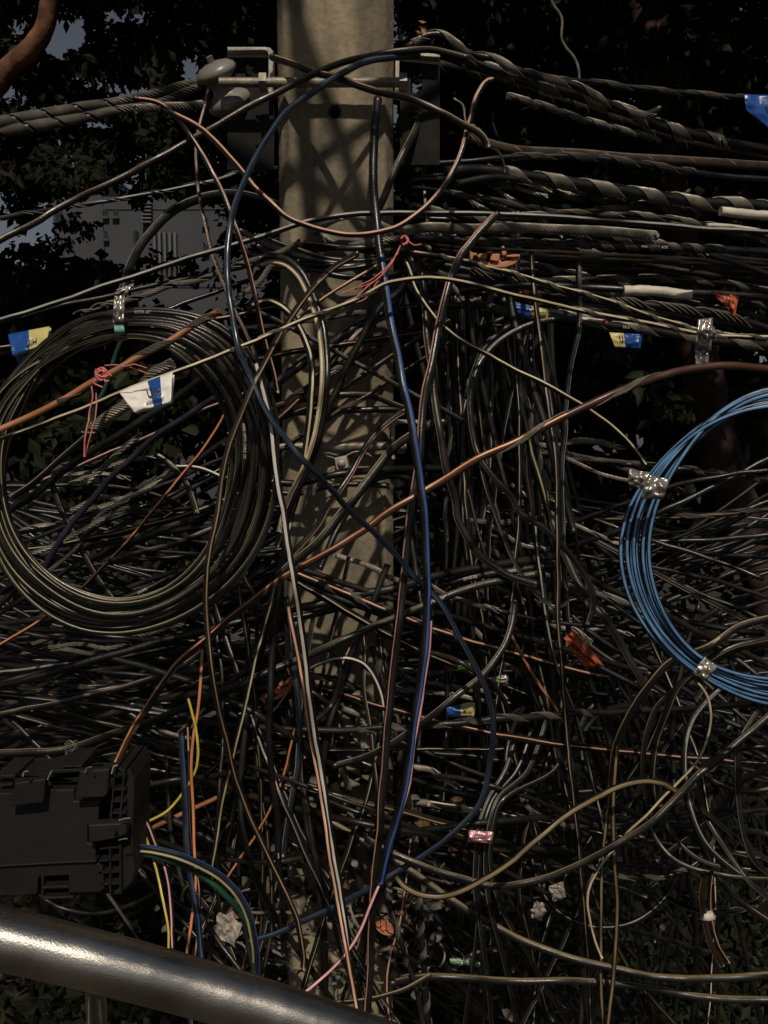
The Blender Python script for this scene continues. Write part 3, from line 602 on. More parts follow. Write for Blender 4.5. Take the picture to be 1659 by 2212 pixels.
# cream striped pair to the clear tape at the frame edge
c('long cream striped black cable that carries the white and blue flag', 9, (1.12, 1.125, 1.13, 1.3, 1.5, 1.6, 1.65), '-30,957 0,948 100,913 200,873 257,848 315,826 373,805 433,783 500,756 553,736 603,713 653,693 720,666 770,646 806,626 833,613 870,605 920,601 970,603 1020,613 1070,627 1106,637 1206,660 1306,681 1406,700 1503,720 1580,726 1690,729', st=('cream', -25, 36, 8), grips=[G(u0=.27, u1=.43, pitch=110, n=4, cover=70, m='steel'), G(u0=.62, u1=.9, pitch=120, n=4, cover=70)])
c('upper of the two cream lined cables meeting at the hanging clear tape', 10, (1.5, 1.7), '885,545 930,552 1010,566 1050,578 1106,590 1173,613 1256,633 1340,660 1406,683 1503,713 1550,721 1600,727 1690,731', st=('cream', -45, 22, 8), grips=[G(u0=.05, u1=.7, pitch=80, n=5, cover=80)])
c('black cable wound at intervals and leaving the lower end of the clear tape', 15, (1.7, 1.85), '1060,700 1150,672 1240,685 1320,703 1400,712 1480,728 1560,738 1690,750', m='k', grips=[G(pitch=120, n=7, cover=130)], txt=[(.33, 'TRUE  FIG.8', G(h=5))])
c('dark twisted cable fraying downward beneath the sheaf', 11, (1.75, 1.7), '985,648 1030,652 1070,668 1120,675 1170,685 1190,690', m='steeld', grips=[G(pitch=58, n=6, cover=200)], cat='steel strand', name='steel_strand', group='bare steel strands')
c('dull black cable bowing up from the upright bundle toward the small white label', 13, (1.6, 1.75), '1010,860 1025,800 1050,748 1085,715 1130,690 1200,685 1300,700', m='k', st=('grey', -60, 8, 10))
c('orange brown cable wound with dark strand, tied with the pink string knot', 12, (1.10, 1.12, 1.14), '-30,938 0,926 100,883 200,826 233,810 300,770 367,736 400,714 433,693 473,671', m='ko', grips=[G(u0=.5, u1=.66, pitch=150, n=6, cover=110, m='steeld'), G(u0=.70, u1=1, pitch=118, n=8, cover=170, m='steeld')])
c('thick rope of grey strand passing behind the white blue tag', 15, (1.5, 1.55), '372,785 360,793 333,806 277,873 250,890 217,913 187,940', m='steeld', grips=[G(pitch=78, n=10, cover=340)], cat='steel strand', name='steel_strand', group='bare steel strands')
c('long black cable sloping inside the big coil below the white blue tag', 12, (1.6, 1.7), '200,925 187,940 150,973 100,1020 70,1045 25,1075', m='kd', st=('grey', 45, 12, 10))
c('thick matt black cable sloping across the open middle of the big coil', 15, (1.65, 1.75), '440,815 427,826 367,870 300,913 200,973 133,1020 67,1073 20,1100', m='kd')
c('long reddish brown cable with a painted orange highlight sweeping across the whole tangle', 15, (1.45, 1.33, 1.3, 1.38), '1690,800 1573,790 1506,796 1406,820 1306,860 1206,906 1106,957 1036,990 953,1040 886,1080 840,1106 786,1146 703,1196 620,1243 553,1293 500,1333 433,1389 390,1429 360,1466 333,1506 300,1556 277,1599 253,1646', m='kr', st=('rust', 28, 18, 30, .36), grips=[G(u0=.26, u1=.5, pitch=-240, n=4, cover=60, lift=.1)], txt=[(.87, 'HOLLY OPTICAL', G(h=5, phi=-.7)), (.95, 'ADSS-12C', G(h=5, phi=-.7))])  # the rust stripe paints the highlight, only where it is brightest
c('cream edged black cable hooking from the knot down toward the blue coil', 10, (1.55, 1.5, 1.45, 1.5), '872,560 886,586 896,620 913,650 940,686 956,703 1003,740 1053,766 1106,795 1173,828 1256,873 1283,893 1313,915 1356,956 1392,1003', st=('cream', -32, 24, 10))
c('thick matt black cable slanting down from the wire rope all the way to the rail', 15, (1.5, 1.38, 1.33, 1.3), '1075,462 1063,472 1036,500 1012,530 993,553 970,613 953,680 936,760 920,836 910,913 906,986 897,1040 886,1106 880,1173 873,1256 863,1340 853,1423 843,1523 836,1590 831,1660 826,1700 820,1793 810,1893 803,1993 800,2093 792,2212', m='k', st=('salmon', 52, 20, 6), sides=11)
c('black cable with one long white stripe running down the front to the rail', 13, (1.15, 1.14, 1.26, 1.28), '553,776 573,853 586,920 593,986 603,1053 613,1106 623,1173 636,1256 650,1340 660,1423 670,1506 683,1600 695,1665 706,1743 716,1810 727,1876 737,1940 750,2020 763,2110', st=('white', 20, 40, 5), sides=11)
c('brown cable with an orange stripe beside the white striped one and ending at the rail', 10, (1.34, 1.28, 1.2, 1.1), '622,1300 638,1380 650,1450 660,1523 673,1600 685,1665 700,1760 716,1860 730,1943 743,2020 756,2093 776,2200 780,2225', m='kb', st=('salmon', 15, 40, 6))
c('black cable with a cream edge bowing out over the pole face, outer of two', 14, (1.5, 1.42, 1.45), '560,560 583,555 620,563 653,590 670,620 686,663 700,713 706,770 706,820 700,886 686,953 670,1003 646,1053 626,1100 612,1150', st=('cream', 55, 12, 6), dual=(.5, 1.0, 'cream'))
c('black cable with a cream edge bowing out over the pole face, inner of two', 14, (1.52, 1.46, 1.48), '540,665 553,655 580,650 610,663 633,686 653,720 668,760 675,803 673,870 666,936 656,1003 643,1060 625,1120 600,1180', st=('cream', -8, 24, 6))
c('long brown black cable running over the edge of the big coil to the litter', 12, (1.5, 1.14, 1.12, 1.14, 1.25, 1.3), '770,550 720,580 680,620 646,660 613,706 586,753 566,793 553,820 517,903 493,970 477,1053 468,1115 450,1206 445,1273 447,1340 457,1440 470,1523 487,1590 503,1660 525,1725 553,1793 593,1876 620,1936 643,1993 656,2060 655,2090', m='kb', st=('tan', -12, 16, 14), txt=[(.1, '12C 0025', G(h=4))])
c('thin rust coloured cable slanting under the pink raffia', 7, (1.55, 1.5), '825,565 786,590 753,610 696,646 646,686 610,726 588,755', m='kr', st=('salmon', 30, 30, 20))
c('thin straight black line crossing the pole above the lower bolt hole', 9, (1.55, 1.58), '530,665 603,696 670,730 753,776 820,813 870,840 920,866 970,893 1010,915', m='kb', st=('grey', -60, 12, 20))
c('stiff black cable leaning across the pole just beside the lower bolt hole', 14, (1.56, 1.55), '880,590 866,626 826,660 800,696 773,746 750,793 730,836 713,870 696,913 683,970', m='k')
c('widest black cable lying diagonally behind the leaning one on the pole', 18, (1.6, 1.58), '870,620 833,666 805,685 780,700 720,740 670,773 606,820 575,850', m='k', txt=[(.22, 'BT-1 01', G(h=5))])
c('short black bowed cable curving over the pole below the bolt hole', 12, (1.58, 1.56, 1.6), '585,885 603,876 670,860 736,853 803,856 860,876 890,888', m='kb', st=('tan', -50, 8, 20))
c('straight level black cable tight under the bowed one', 13, (1.6, 1.58, 1.6), '580,896 600,893 720,888 800,885 895,885', m='k')
c('tan edged black cable curving down from the lower steel angle, front one of three', 17, (1.55, 1.42, 1.4), '960,912 936,916 886,940 843,976 800,1030 766,1073 736,1106 686,1170 640,1210 600,1243', m='kd', st=('dyellow', 48, 10, 8))
c('orange edged black cable curving down over the square nut', 13, (1.6, 1.5, 1.48), '875,885 846,906 806,943 783,976 760,1020 733,1060 706,1100 690,1130 653,1173 610,1216', m='k', st=('salmon', -40, 16, 25))
c('black cable starting in a hook under the lower steel angle', 13, (1.62, 1.52), '893,1040 870,1030 836,1028 800,1040 775,1070 750,1106 720,1160 690,1230', m='k')
c('level black cable passing under the square nut', 14, (1.56, 1.55, 1.7), '580,1040 640,1044 686,1033 753,1020 836,1013 900,1012 1000,1014', m='k')
c('slack black cable lying below the square nut', 11, (1.6, 1.6), '560,1060 640,1066 700,1052 760,1046 840,1050', m='k')
# uprights right of the pole
c('upright black cable with a dull yellow edge dropping beside the lower steel angle', 15, (1.6, 1.48, 1.48), '905,560 915,620 920,686 923,736 933,803 940,870 950,936 966,1020 983,1086 987,1115 1003,1150 1030,1193 1070,1226 1106,1246 1160,1262', m='kb', st=('dyellow', 50, 10, 5))
c('black cable in a long bow crossing under the reddish brown one', 12, (1.6, 1.5, 1.5), '1200,690 1150,700 1106,720 1070,746 1036,786 1020,836 1015,886 1023,953 1040,993 1075,1040 1106,1073 1123,1106 1173,1140 1216,1180 1256,1230 1276,1266 1281,1310 1270,1350', m='k', st=('tan', 45, 10, 20))
c('thin black cable with a pale edge ending in a small hook', 8, (1.52, 1.48), '1036,990 1053,1060 1080,1140 1106,1203 1133,1250 1166,1290 1196,1310 1216,1308 1226,1292', m='k', st=('tan', 40, 20, 15))
c('tall upright pale seamed black cable passing just beside the torn red flag', 10, (1.6, 1.5, 1.45, 1.5), '1148,545 1150,563 1156,653 1166,720 1178,820 1186,886 1196,953 1204,1053 1203,1140 1206,1240 1206,1340 1213,1423 1221,1540 1230,1640 1240,1726 1250,1826 1260,1926 1270,2060 1278,2225', m='k', st=('tan', 10, 14, 10))
c('upright black cable reaching up to the small white label', 11, (1.65, 1.55), '1250,568 1251,640 1250,713 1233,786 1223,870 1220,936 1213,1003 1214,1106 1218,1200 1222,1300 1232,1380', m='k', st=('grey', -50, 10, 10))
c('upright matt black cable slanting behind the tall seamed one', 14, (1.68, 1.6), '1095,580 1106,670 1123,736 1146,820 1173,903 1193,980 1215,1060 1240,1150', m='kd')
c('thin pale edged upright cable starting under the cream striped loop', 7, (1.55, 1.5, 1.5), '1153,1110 1155,1133 1166,1240 1183,1356 1203,1440 1223,1490 1246,1556 1273,1660 1296,1759 1310,1820', m='k', st=('grey', -20, 36, 10))
c('wide brown grey cable leaning past the torn red flag to the lower loops', 16, (1.6, 1.5, 1.5), '1190,1120 1223,1206 1262,1280 1283,1310 1313,1345 1346,1400 1373,1450 1395,1490 1410,1525', m='kd', st=('ochre', 45, 14, 10), grips=[G(u0=.42, u1=.52, pitch=60, n=6, cover=120, lift=.1)])
c('slack cable hanging from the cut end of the blue coil tape in a pale S', 6, (1.3, 1.35, 1.4), '1500,1470 1513,1479 1530,1506 1536,1549 1530,1589 1513,1632 1492,1662 1440,1716 1400,1756 1360,1792 1320,1842 1293,1876 1273,1919 1271,1966 1286,2032 1300,2070', m='kd', st=('cream', 0, 60, 8))
c('long black cable sloping from the yellow and blue tag up to the bundle of uprights', 14, (1.45, 1.4, 1.5), '720,1655 786,1636 846,1606 920,1556 986,1503 1046,1453 1086,1400 1106,1346 1112,1300', m='kb', st=('grey', -45, 10, 15))
c('long slanting black cable crossing the pole under the wire rope, printed along its length', 15, (1.4, 1.42, 1.5), '-30,1632 0,1626 133,1620 233,1589 333,1556 467,1500 553,1463 653,1420 753,1376 853,1333 953,1293 1036,1263 1106,1250 1160,1240', m='kd', st=('ochre', -50, 12, 10), txt=[(.84, 'VARI  ADSS-50', G(h=5))])
c('upper of the two thick parallel cables running level across the lower pole', 17, (1.5, 1.55, 1.7), '553,1330 603,1320 686,1306 753,1288 853,1270 953,1243 1053,1223 1106,1216 1200,1200', m='kd')
c('lower of the two thick parallel cables, printed 2017', 15, (1.45, 1.52, 1.65), '-20,1486 50,1470 200,1426 333,1389 467,1356 553,1336 603,1340 720,1316 853,1286 953,1263 1053,1240 1106,1233 1200,1222', m='kd', txt=[(.80, '2017', G(h=6)), (.86, '(O.6570)', G(h=6)), (.93, 'CHANG HE', G(h=6))])
c('short thick black cable above the splice box, printed along its top', 15, (1.5, 1.6), '-30,1487 60,1462 130,1446 207,1425', m='kd', txt=[(.55, '7TT  STRA-50-75  1017', G(h=5))])
c('thin black cable with a pale upper edge above the splice box', 11, (1.45, 1.5), '-30,1550 0,1543 133,1516 293,1476 367,1453 443,1400 470,1360', m='k', st=('tan', -45, 14, 10))
c('long tan seamed upright cable crossing behind the white striped one', 9, (1.45, 1.35, 1.35), '630,1120 616,1173 596,1256 573,1346 553,1420 533,1506 517,1573 503,1630 493,1672 477,1752 457,1875', m='k', st=('dyellow', -15, 30, 8))
c('upright black cable nearest the tan seamed one', 13, (1.42, 1.38, 1.4), '618,1140 613,1190 603,1273 590,1390 585,1473 581,1573 586,1659 590,1700 600,1776 603,1859 611,1959 613,2060', m='k', txt=[(.75, 'FFFFFF', G(h=3))])
c('upright grey black cable behind the white striped one', 13, (1.5, 1.42), '618,1290 630,1346 635,1423 643,1506 646,1573 643,1659 636,1692 623,1759 612,1850', m='kn', st=('grey', 40, 8, 20))
c('white striped black cable arching over the litter below the pole', 9, (1.55, 1.48, 1.5), '540,1572 553,1563 593,1533 620,1496 650,1456 686,1433 736,1420 780,1430 806,1456 823,1500 829,1573 826,1640', m='kb', st=('white', 0, 34, 5))
c('short curved black cable hanging in a half loop inside the white striped arch', 12, (1.5, 1.5), '700,1398 720,1406 735,1440 733,1473 720,1516 696,1546 670,1562', m='kd', txt=[(.7, '024', G(h=4))])
c('dark blue black upright cable in the bunch under the big coil', 13, (1.3, 1.25, 1.2), '392,1580 396,1659 400,1742 403,1826 417,1926 430,2009 437,2082 440,2120', m='kn', st=('blue', -30, 10, 40))
c('bright orange thin cable standing in the bunch under the big coil', 8, (1.32, 1.28, 1.2), '438,1390 437,1403 433,1473 427,1533 418,1589 413,1659 417,1742 420,1842 423,1919 413,1992 402,2075', m='k', st=('orange', 0, 55, 5))
c('thin pale brown cable behind the bright orange one', 6, (1.36, 1.3), '405,1560 408,1680 412,1800 428,1900 430,1990 420,2080', m='kb', st=('salmon', 10, 40, 20))
c('thin yellow cable joining the bright orange one', 6, (1.3, 1.28), '404,1500 413,1529 423,1573 428,1623 423,1662 400,1705 366,1747 333,1768 298,1782', m='k', st=('yellow', 0, 70, 5))
c('bright yellow and black cable curving down from the splice box to the rail', 8, (1.1, 1.08, 1.0), '283,1745 307,1786 333,1859 353,1942 363,2009 365,2066', m='k', st=('yellow', 15, 45, 5))
c('pink striped black cable beside the yellow one at the splice box', 9, (1.1, 1.09, 1.0), '283,1735 305,1760 317,1776 340,1832 357,1876 370,1959 374,2050', m='k', st=('pink', 20, 30, 5))
c('blue sheened black cable arching out of the splice box with a yellow line', 12, (1.05, 1.1, 1.12), '262,1829 280,1829 327,1832 383,1846 433,1866 483,1896 517,1932 540,1979 553,2042 556,2110', m='kn', st=('blue', -50, 16, 10), dual=(.45, .9, 'dyellow'))
c('green cable arching out of the splice box beneath the blue sheened one', 12, (1.06, 1.11, 1.12), '262,1841 280,1842 333,1849 400,1872 450,1902 493,1939 527,1979 547,2032 549,2105', m='kg')
c('straight dull orange cable poking out behind the yellow one', 9, (1.6, 1.6), '515,1700 440,1736 365,1771 285,1812', m='ko')
c('thin salmon cable running diagonally through the gap below the grey black upright', 7, (1.45, 1.45), '638,1562 626,1616 616,1659 596,1719 580,1756 560,1789 550,1808 520,1852 485,1902', m='kb', st=('orange', 0, 45, 10))
c('long ochre edged black cable falling from the splice box side to the lower edge', 16, (1.6, 1.5, 1.4, 1.3), '290,1586 367,1616 450,1632 553,1676 620,1706 703,1766 786,1819 853,1859 936,1916 970,1942 1040,1985 1106,2021 1173,2049 1256,2076 1306,2086 1406,2109 1523,2114 1690,2104', m='kd', st=('ochre', -35, 30, 10))
c('second long dull cable just above the ochre edged one', 13, (1.62, 1.55), '280,1560 380,1590 470,1612 580,1660 690,1720 780,1790 850,1840 920,1872 1003,1899 1053,1912', m='kd', st=('dyellow', -40, 14, 10))
c('ochre cable lifting in a hump over the loops and dipping under the tangle', 13, (1.35, 1.25, 1.25), '1470,1712 1456,1706 1433,1692 1390,1687 1340,1699 1290,1722 1223,1762 1156,1816 1106,1859 1053,1896 1003,1922 953,1936 903,1930 870,1912 855,1893', m='kd', st=('ochre', -8, 44, 6))
c('brown grey cable bending beneath the ochre hump', 15, (1.4, 1.3, 1.35), '1690,1520 1610,1590 1540,1650 1506,1676 1466,1719 1406,1776 1340,1819 1273,1856 1190,1892 1106,1912 1053,1912 1003,1899 920,1872 853,1846 790,1812', m='kd', st=('ochre', 40, 14, 8))
c('slim upright ochre cable crossing both low loops', 9, (1.4, 1.4), '1332,1600 1330,1659 1323,1759 1326,1859 1333,1959 1326,2109 1313,2225', m='kb', st=('ochre', 0, 40, 8))
c('slim upright ochre cable a little nearer the seamed upright', 8, (1.42, 1.42), '1330,1620 1316,1726 1303,1859 1298,1959 1298,2092 1305,2225', m='kb', st=('ochre', 0, 40, 8))
c('lowest ochre cable running level off the frame edge', 15, (1.5, 1.35), '846,2124 900,2114 953,2109 1106,2119 1240,2119 1373,2129 1540,2156 1690,2160', m='kd', st=('ochre', -40, 24, 10))
c('short ochre cable curving up from the rail end', 9, (1.3, 1.4), '700,2168 786,2160 846,2146 880,2134 930,2105', m='kd', st=('tan', -30, 24, 20))
c('dark brown twisted trunk like cable standing in the litter', 21, (1.6, 1.55), '700,1560 720,1680 740,1776 770,1892 813,1992 846,2076 852,2125', m='kb')
c('pale orange thin upright in the litter beside the salmon edged cable', 7, (1.5, 1.5), '890,1800 873,1942 860,2009 846,2059 837,2126 846,2225', m='kb', st=('salmon', 10, 40, 30))
# loops below the blue coil
for i, (lab, pts, w_, st) in enumerate([
 ('widest tan edged cable bending down from the blue coil in the first loop', '1690,1330 1600,1352 1530,1395 1446,1430 1396,1489 1353,1556 1328,1623 1320,1700', 16, 'tan'),
 ('cable looping out from under the blue coil, second from the widest', '1690,1375 1573,1400 1473,1475 1440,1539 1416,1606 1408,1690 1425,1780', 13, 'ochre'),
 ('cable looping under the blue coil whose top is hidden by the clear tape', '1690,1392 1600,1400 1490,1466 1423,1523 1396,1589 1388,1659 1400,1740', 11, 'ochre'),
 ('grey cable looping low beneath the blue coil', '1560,1480 1500,1545 1482,1590 1478,1660 1490,1740 1526,1826 1610,1900 1690,1960', 13, 'grey'),
 ('cable turning up steeply at the frame edge below the blue coil', '1640,1530 1600,1600 1592,1659 1596,1742 1606,1802 1630,1860 1690,1905', 12, 'grey'),
 ('slack cable in a shallow smile below the blue coil', '1480,1640 1523,1676 1556,1696 1606,1709 1690,1700', 10, 'ochre'),
 ('cable sweeping through the loops down to the frame edge, uppermost of three', '1480,1660 1500,1692 1523,1759 1573,1842 1623,1909 1690,1960', 12, 'ochre'),
 ('cable sweeping through the loops down to the frame edge, middle of three', '1490,1715 1496,1759 1516,1826 1550,1892 1606,1952 1690,2010', 13, 'tan'),
 ('cable sweeping through the loops down to the frame edge, lowest of three', '1505,1735 1523,1752 1590,1809 1640,1845 1690,1885', 10, 'ochre'),
 ('cable dipping from the ochre hump toward the small white ring', '1390,1760 1400,1782 1423,1822 1456,1856 1506,1879 1573,1892 1690,1902', 10, 'ochre'),
 ('thin cable dipping beside the one that leads to the white ring', '1425,1745 1433,1759 1456,1806 1506,1852 1560,1872 1690,1880', 9, 'ochre'),
 ('cable rising in an arc at the frame edge', '1420,1860 1500,1800 1560,1740 1600,1690 1690,1640', 12, 'ochre'),
]):
    c(lab, w_, (1.42 + .03 * (i % 4), 1.36 + .04 * (i % 3), 1.5), pts, m='kd', st=(st, -35 if i % 2 else 38, 14, 14))
c('pair of brown edged cables held by the small white ring, the thicker one', 13, (1.35, 1.35), '1520,1885 1523,1896 1517,1942 1523,1992 1536,2042 1560,2085', m='kb', st=('salmon', 50, 12, 10))
c('thin cable held by the small white ring', 8, (1.37, 1.37), '1538,1880 1533,1942 1535,1985 1550,2042 1572,2080', m='kb', st=('salmon', -40, 16, 10))
# four cables in the pinkish clip
for i, lab in enumerate(('first of the four black cables curving into the pinkish foil clip', 'second of the four black cables curving into the pinkish foil clip', 'third of the four black cables curving into the pinkish foil clip', 'last of the four black cables curving into the pinkish foil clip')):
    x = i * 11
    e = (0, 14, 26, 70)[i]; g_ = (0, -16, 8, 30)[i]
    c(lab, (11, 9, 12, 10)[i], (1.5 + .03 * i, 1.415 + .012 * (i % 2), 1.42, 1.6 + .05 * i), f'{1110+x+e*2},{1600-i*26} {1092+x+e},1664 {1055+x},1726 {1034+x},1786 {1026+x},1859 {1030+x+g_*.5},1950 {1046+x+g_*2},2060 {1066+x+g_*5},2250', m='k' if i % 2 else 'kd', st=('grey', 35, 8, 20))
# inside and behind the big coil
c('dull purple cable slanting behind the big coil', 12, (1.55, 1.6), '470,855 457,863 400,900 333,946 283,993 233,1036 207,1070 177,1106 133,1163 100,1223 90,1245', m='kp')
c('thin bright orange cable slanting across the open middle of the big coil', 7, (1.5, 1.52, 1.55), '490,885 480,906 433,980 383,1040 333,1100 283,1163 217,1229 173,1273 97,1333 0,1393 -30,1412', m='kb', st=('orange', 35, 46, 5))
c('green cable leaning behind the pink string knot', 8, (1.5, 1.5), '266,725 250,765 225,840 205,880 198,915', m='kg')
c('pale grey striped cable curving between the twisted ropes in the coil', 9, (1.7, 1.7), '340,1005 380,1008 420,1010 450,1018 480,1032', m='kd', st=('white', -40, 30, 6))
c('short bent black cable under the purple one', 12, (1.7, 1.68), '335,980 365,1000 400,1040 415,1075 425,1110', m='kd', st=('dyellow', -40, 14, 6))
c('stiff dark cable leaning the other way behind the purple one', 12, (1.75, 1.75), '110,1040 130,1095 165,1165 200,1230 240,1290 265,1320', m='kd', st=('grey', -30, 8, 6))
c('straight grey green cable rising behind the lower rim of the big coil', 11, (1.5, 1.62), '235,1215 300,1195 380,1175 430,1155 490,1130', m='kd', st=('grey', -50, 14, 6))
c('printed black cable just showing above the lower rim of the big coil', 11, (1.5, 1.62), '250,1300 330,1266 400,1230 460,1200', m='kd', txt=[(.25, '(O.070)', G(h=5)), (.55, '2017', G(h=5))])
c('twisted cable pair crossing the tangle to the thick uprights', 8, (1.5, 1.55), '905,1250 970,1290 1020,1303 1080,1320 1170,1340 1260,1350 1340,1352', m='kd', grips=[G(u0=0, u1=.42, pitch=70, n=7, cover=200)])
c('thin rust cable slanting in the gap beside the uprights', 6, (1.62, 1.62), '1098,1355 1130,1420 1165,1480 1205,1535', m='ko')

# ------------------------------------------------------------------ bare twisted strands deeper in the tangle
ST = [  # label, width, depth, points, pitch, wires, material
 ('knotted grey strand wrapped round the pole just under the striped U cable', 15, (1.72, 1.6, 1.58, 1.6), '640,545 680,500 713,478 750,466 800,474 840,492 880,500 930,505', 70, 8, 'steel'),
 ('second grey strand of the knot on the pole passing beneath the first', 13, (1.66, 1.58, 1.58), '690,500 720,520 770,526 820,520 880,512 940,500 990,498', 62, 7, 'steel'),
 ('frayed grey strand spraying from the knot down past the arching cables', 12, (1.65, 1.55), '660,520 620,545 585,575 560,610 520,640 490,662', 60, 6, 'steeld'),
 ('grey strand running from the knot out to the tape strap', 13, (1.62, 1.5), '650,520 600,548 520,570 467,592 420,608 367,616 320,637 267,650 210,662 160,682', 74, 7, 'steeld'),
 ('thin grey strand dropping out of the knot behind the red string', 8, (1.6, 1.6), '905,520 930,540 900,580 880,610 905,640', 50, 5, 'steel'),
 ('grey strand bending through the cream striped cables under the knot', 9, (1.6, 1.62), '885,555 905,590 940,600 970,612 1000,650', 60, 5, 'steel'),
 ('pale strand lying under the four level cables on the lower pole', 13, (1.58, 1.56), '725,1200 760,1210 810,1228 850,1250 905,1262', 60, 8, 'steel'),
 ('pale strand end in the litter beneath the white striped arch', 13, (1.55, 1.55), '740,1530 780,1545 830,1568 838,1595', 60, 8, 'steel'),
 ('frayed strand pointing away from the blue stripe at its lower end', 14, (1.5, 1.5), '890,1655 930,1662 965,1685 1000,1705', 60, 8, 'steel'),
 ('light twisted strand beside the green and dark red tag', 11, (1.65, 1.7), '860,1445 920,1452 980,1450 1030,1445', 60, 7, 'steel'),
 ('light twisted strand under the green and dark red tag', 12, (1.65, 1.7), '860,1452 900,1470 960,1480 1020,1490 1080,1500 1100,1515', 60, 8, 'steel'),
 ('light twisted strand touching the yellow and blue tag', 11, (1.66, 1.7), '850,1490 920,1495 980,1500 1040,1512 1100,1518', 54, 7, 'steel'),
]
# strands drawn through the middle of the big coil and right of the pole
rnd = random.Random(11)
for k in range(15):
    x0 = rnd.uniform(10, 250); y0 = rnd.uniform(1010, 1240); L = rnd.uniform(120, 260); a = rnd.uniform(-.75, -.1)
    pts = [(x0 + L * t * math.cos(a) + rnd.uniform(-8, 8), y0 + L * t * math.sin(a) + rnd.uniform(-12, 12)) for t in (0, .33, .66, 1)]
    ST.append(('grey twisted strand seen through the big coil', rnd.uniform(8, 14), (rnd.uniform(1.7, 2.0),), pts, rnd.uniform(45, 80), rnd.choice((5, 6, 7)), 'steel' if k % 3 else 'steeld'))
for k in range(22):
    x0 = rnd.uniform(960, 1250); y0 = rnd.uniform(940, 1380); L = rnd.uniform(130, 280); a = rnd.uniform(.0, .75)
    pts = [(x0 + L * t * math.cos(a) + rnd.uniform(-8, 8), y0 + L * t * math.sin(a) + rnd.uniform(-12, 12)) for t in (0, .33, .66, 1)]
    ST.append(('grey twisted strand between the uprights and the blue coil', rnd.uniform(8, 14), (rnd.uniform(1.7, 2.05),), pts, rnd.uniform(45, 80), rnd.choice((5, 6, 7)), 'steel' if k % 3 else 'steeld'))
for k in range(14):
    x0 = rnd.uniform(-20, 420); y0 = rnd.uniform(1370, 1600); L = rnd.uniform(120, 260); a = rnd.uniform(-.6, .5)
    pts = [(x0 + L * t * math.cos(a) + rnd.uniform(-8, 8), y0 + L * t * math.sin(a) + rnd.uniform(-12, 12)) for t in (0, .33, .66, 1)]
    ST.append(('twisted strand between the big coil and the splice box', rnd.uniform(8, 12), (rnd.uniform(1.75, 2.0),), pts, rnd.uniform(45, 80), 5, 'steeld'))
for k in range(10):
    x0 = rnd.uniform(930, 1090); y0 = rnd.uniform(330, 470); L = rnd.uniform(120, 230); a = rnd.uniform(.05, .5)
    pts = [(x0 + L * t * math.cos(a) + rnd.uniform(-8, 8), y0 + L * t * math.sin(a) + rnd.uniform(-12, 12)) for t in (0, .33, .66, 1)]
    ST.append(('grey strand frayed out above the thick wire rope', rnd.uniform(7, 10), (rnd.uniform(1.75, 1.95),), pts, rnd.uniform(45, 80), 4, 'steel'))
for k in range(13):
    y0 = 352 + k * 24 + rnd.uniform(-9, 9); sl = .05 + (k % 5) * .035
    pts = [(x, y0 + (x - 900) * sl + 10 * math.sin(x * .009 + k) - 16 * math.sin((x - 900) / 800 * 3.1)) for x in (890, 1000, 1120, 1260, 1400, 1550, 1700)]
    c('%s black cable %s the thick wire rope, grey wire wound for %s' % (('stout', 'slim')[k % 2], 'above' if y0 < 490 else 'below', ('part', 'most', 'half', 'a quarter')[k % 4]), rnd.uniform(8, 12), (rnd.uniform(1.64, 1.8), rnd.uniform(1.85, 2.1)), pts, m=rnd.choice(('k', 'kd')),
      grips=[G(u0=rnd.uniform(.0, .2), u1=rnd.uniform(.4, .85), pitch=rnd.uniform(70, 120), n=rnd.choice((5, 6, 8)), cover=rnd.uniform(90, 200), lift=.1, m='steel' if k % 3 else 'steeld')])
def strand_label(base, w_, pts, m):
    P_ = parse(pts) if isinstance(pts, str) else pts
    dx, dy = P_[-1][0] - P_[0][0], P_[-1][1] - P_[0][1]
    return '%s %s %s' % ('stout' if w_ > 12 else ('slim' if w_ < 9.5 else 'medium'), 'level' if abs(dy) < .22 * abs(dx) else (('steeply ' if abs(dy) > .55 * abs(dx) else '') + ('falling' if dx * dy > 0 else 'rising')), base.replace('grey', 'bright' if m == 'steel' else 'dull'))
def strand(label, w_, depth, pts, pitch, n, m):
    p = Path(pts, depth, w_ * .72, step=9)
    mb = MB(); L = p.L[-1]; pt = px(pitch, p.c[0].y); N = max(10, int(L / pt * 12)); rs = p.r[0] * math.pi / n * .98; ph = random.random() * 6
    part = rnd.random() < .5 and n > 5
    for k in range(n):
        C = []
        j1 = N - int(rnd.random() ** 2 * N * .25)
        for i in range(j1 + 1):
            cc, r, a, b, t = p.sample(L * i / N)
            g = ph + 2 * math.pi * (i / N * L / pt) + 2 * math.pi * (k / n) * (.8 if part else 1)
            fr = 1 + (.4 * max(0, i / N - .82) * 4 * (.4 + .6 * math.sin(k * 2.3)))
            C.append(cc + (a * math.cos(g) + b * math.sin(g)) * r * fr)
        mb.wire(C, rs, 5)
    return link('steel_strand', mb.mesh('strand'), M[m], None, label, 'steel strand', 'bare steel strands')
for s_ in ST: strand(*((strand_label(s_[0], s_[1], s_[3], s_[6]),) + tuple(s_[1:]) if not isinstance(s_[3], str) else s_))

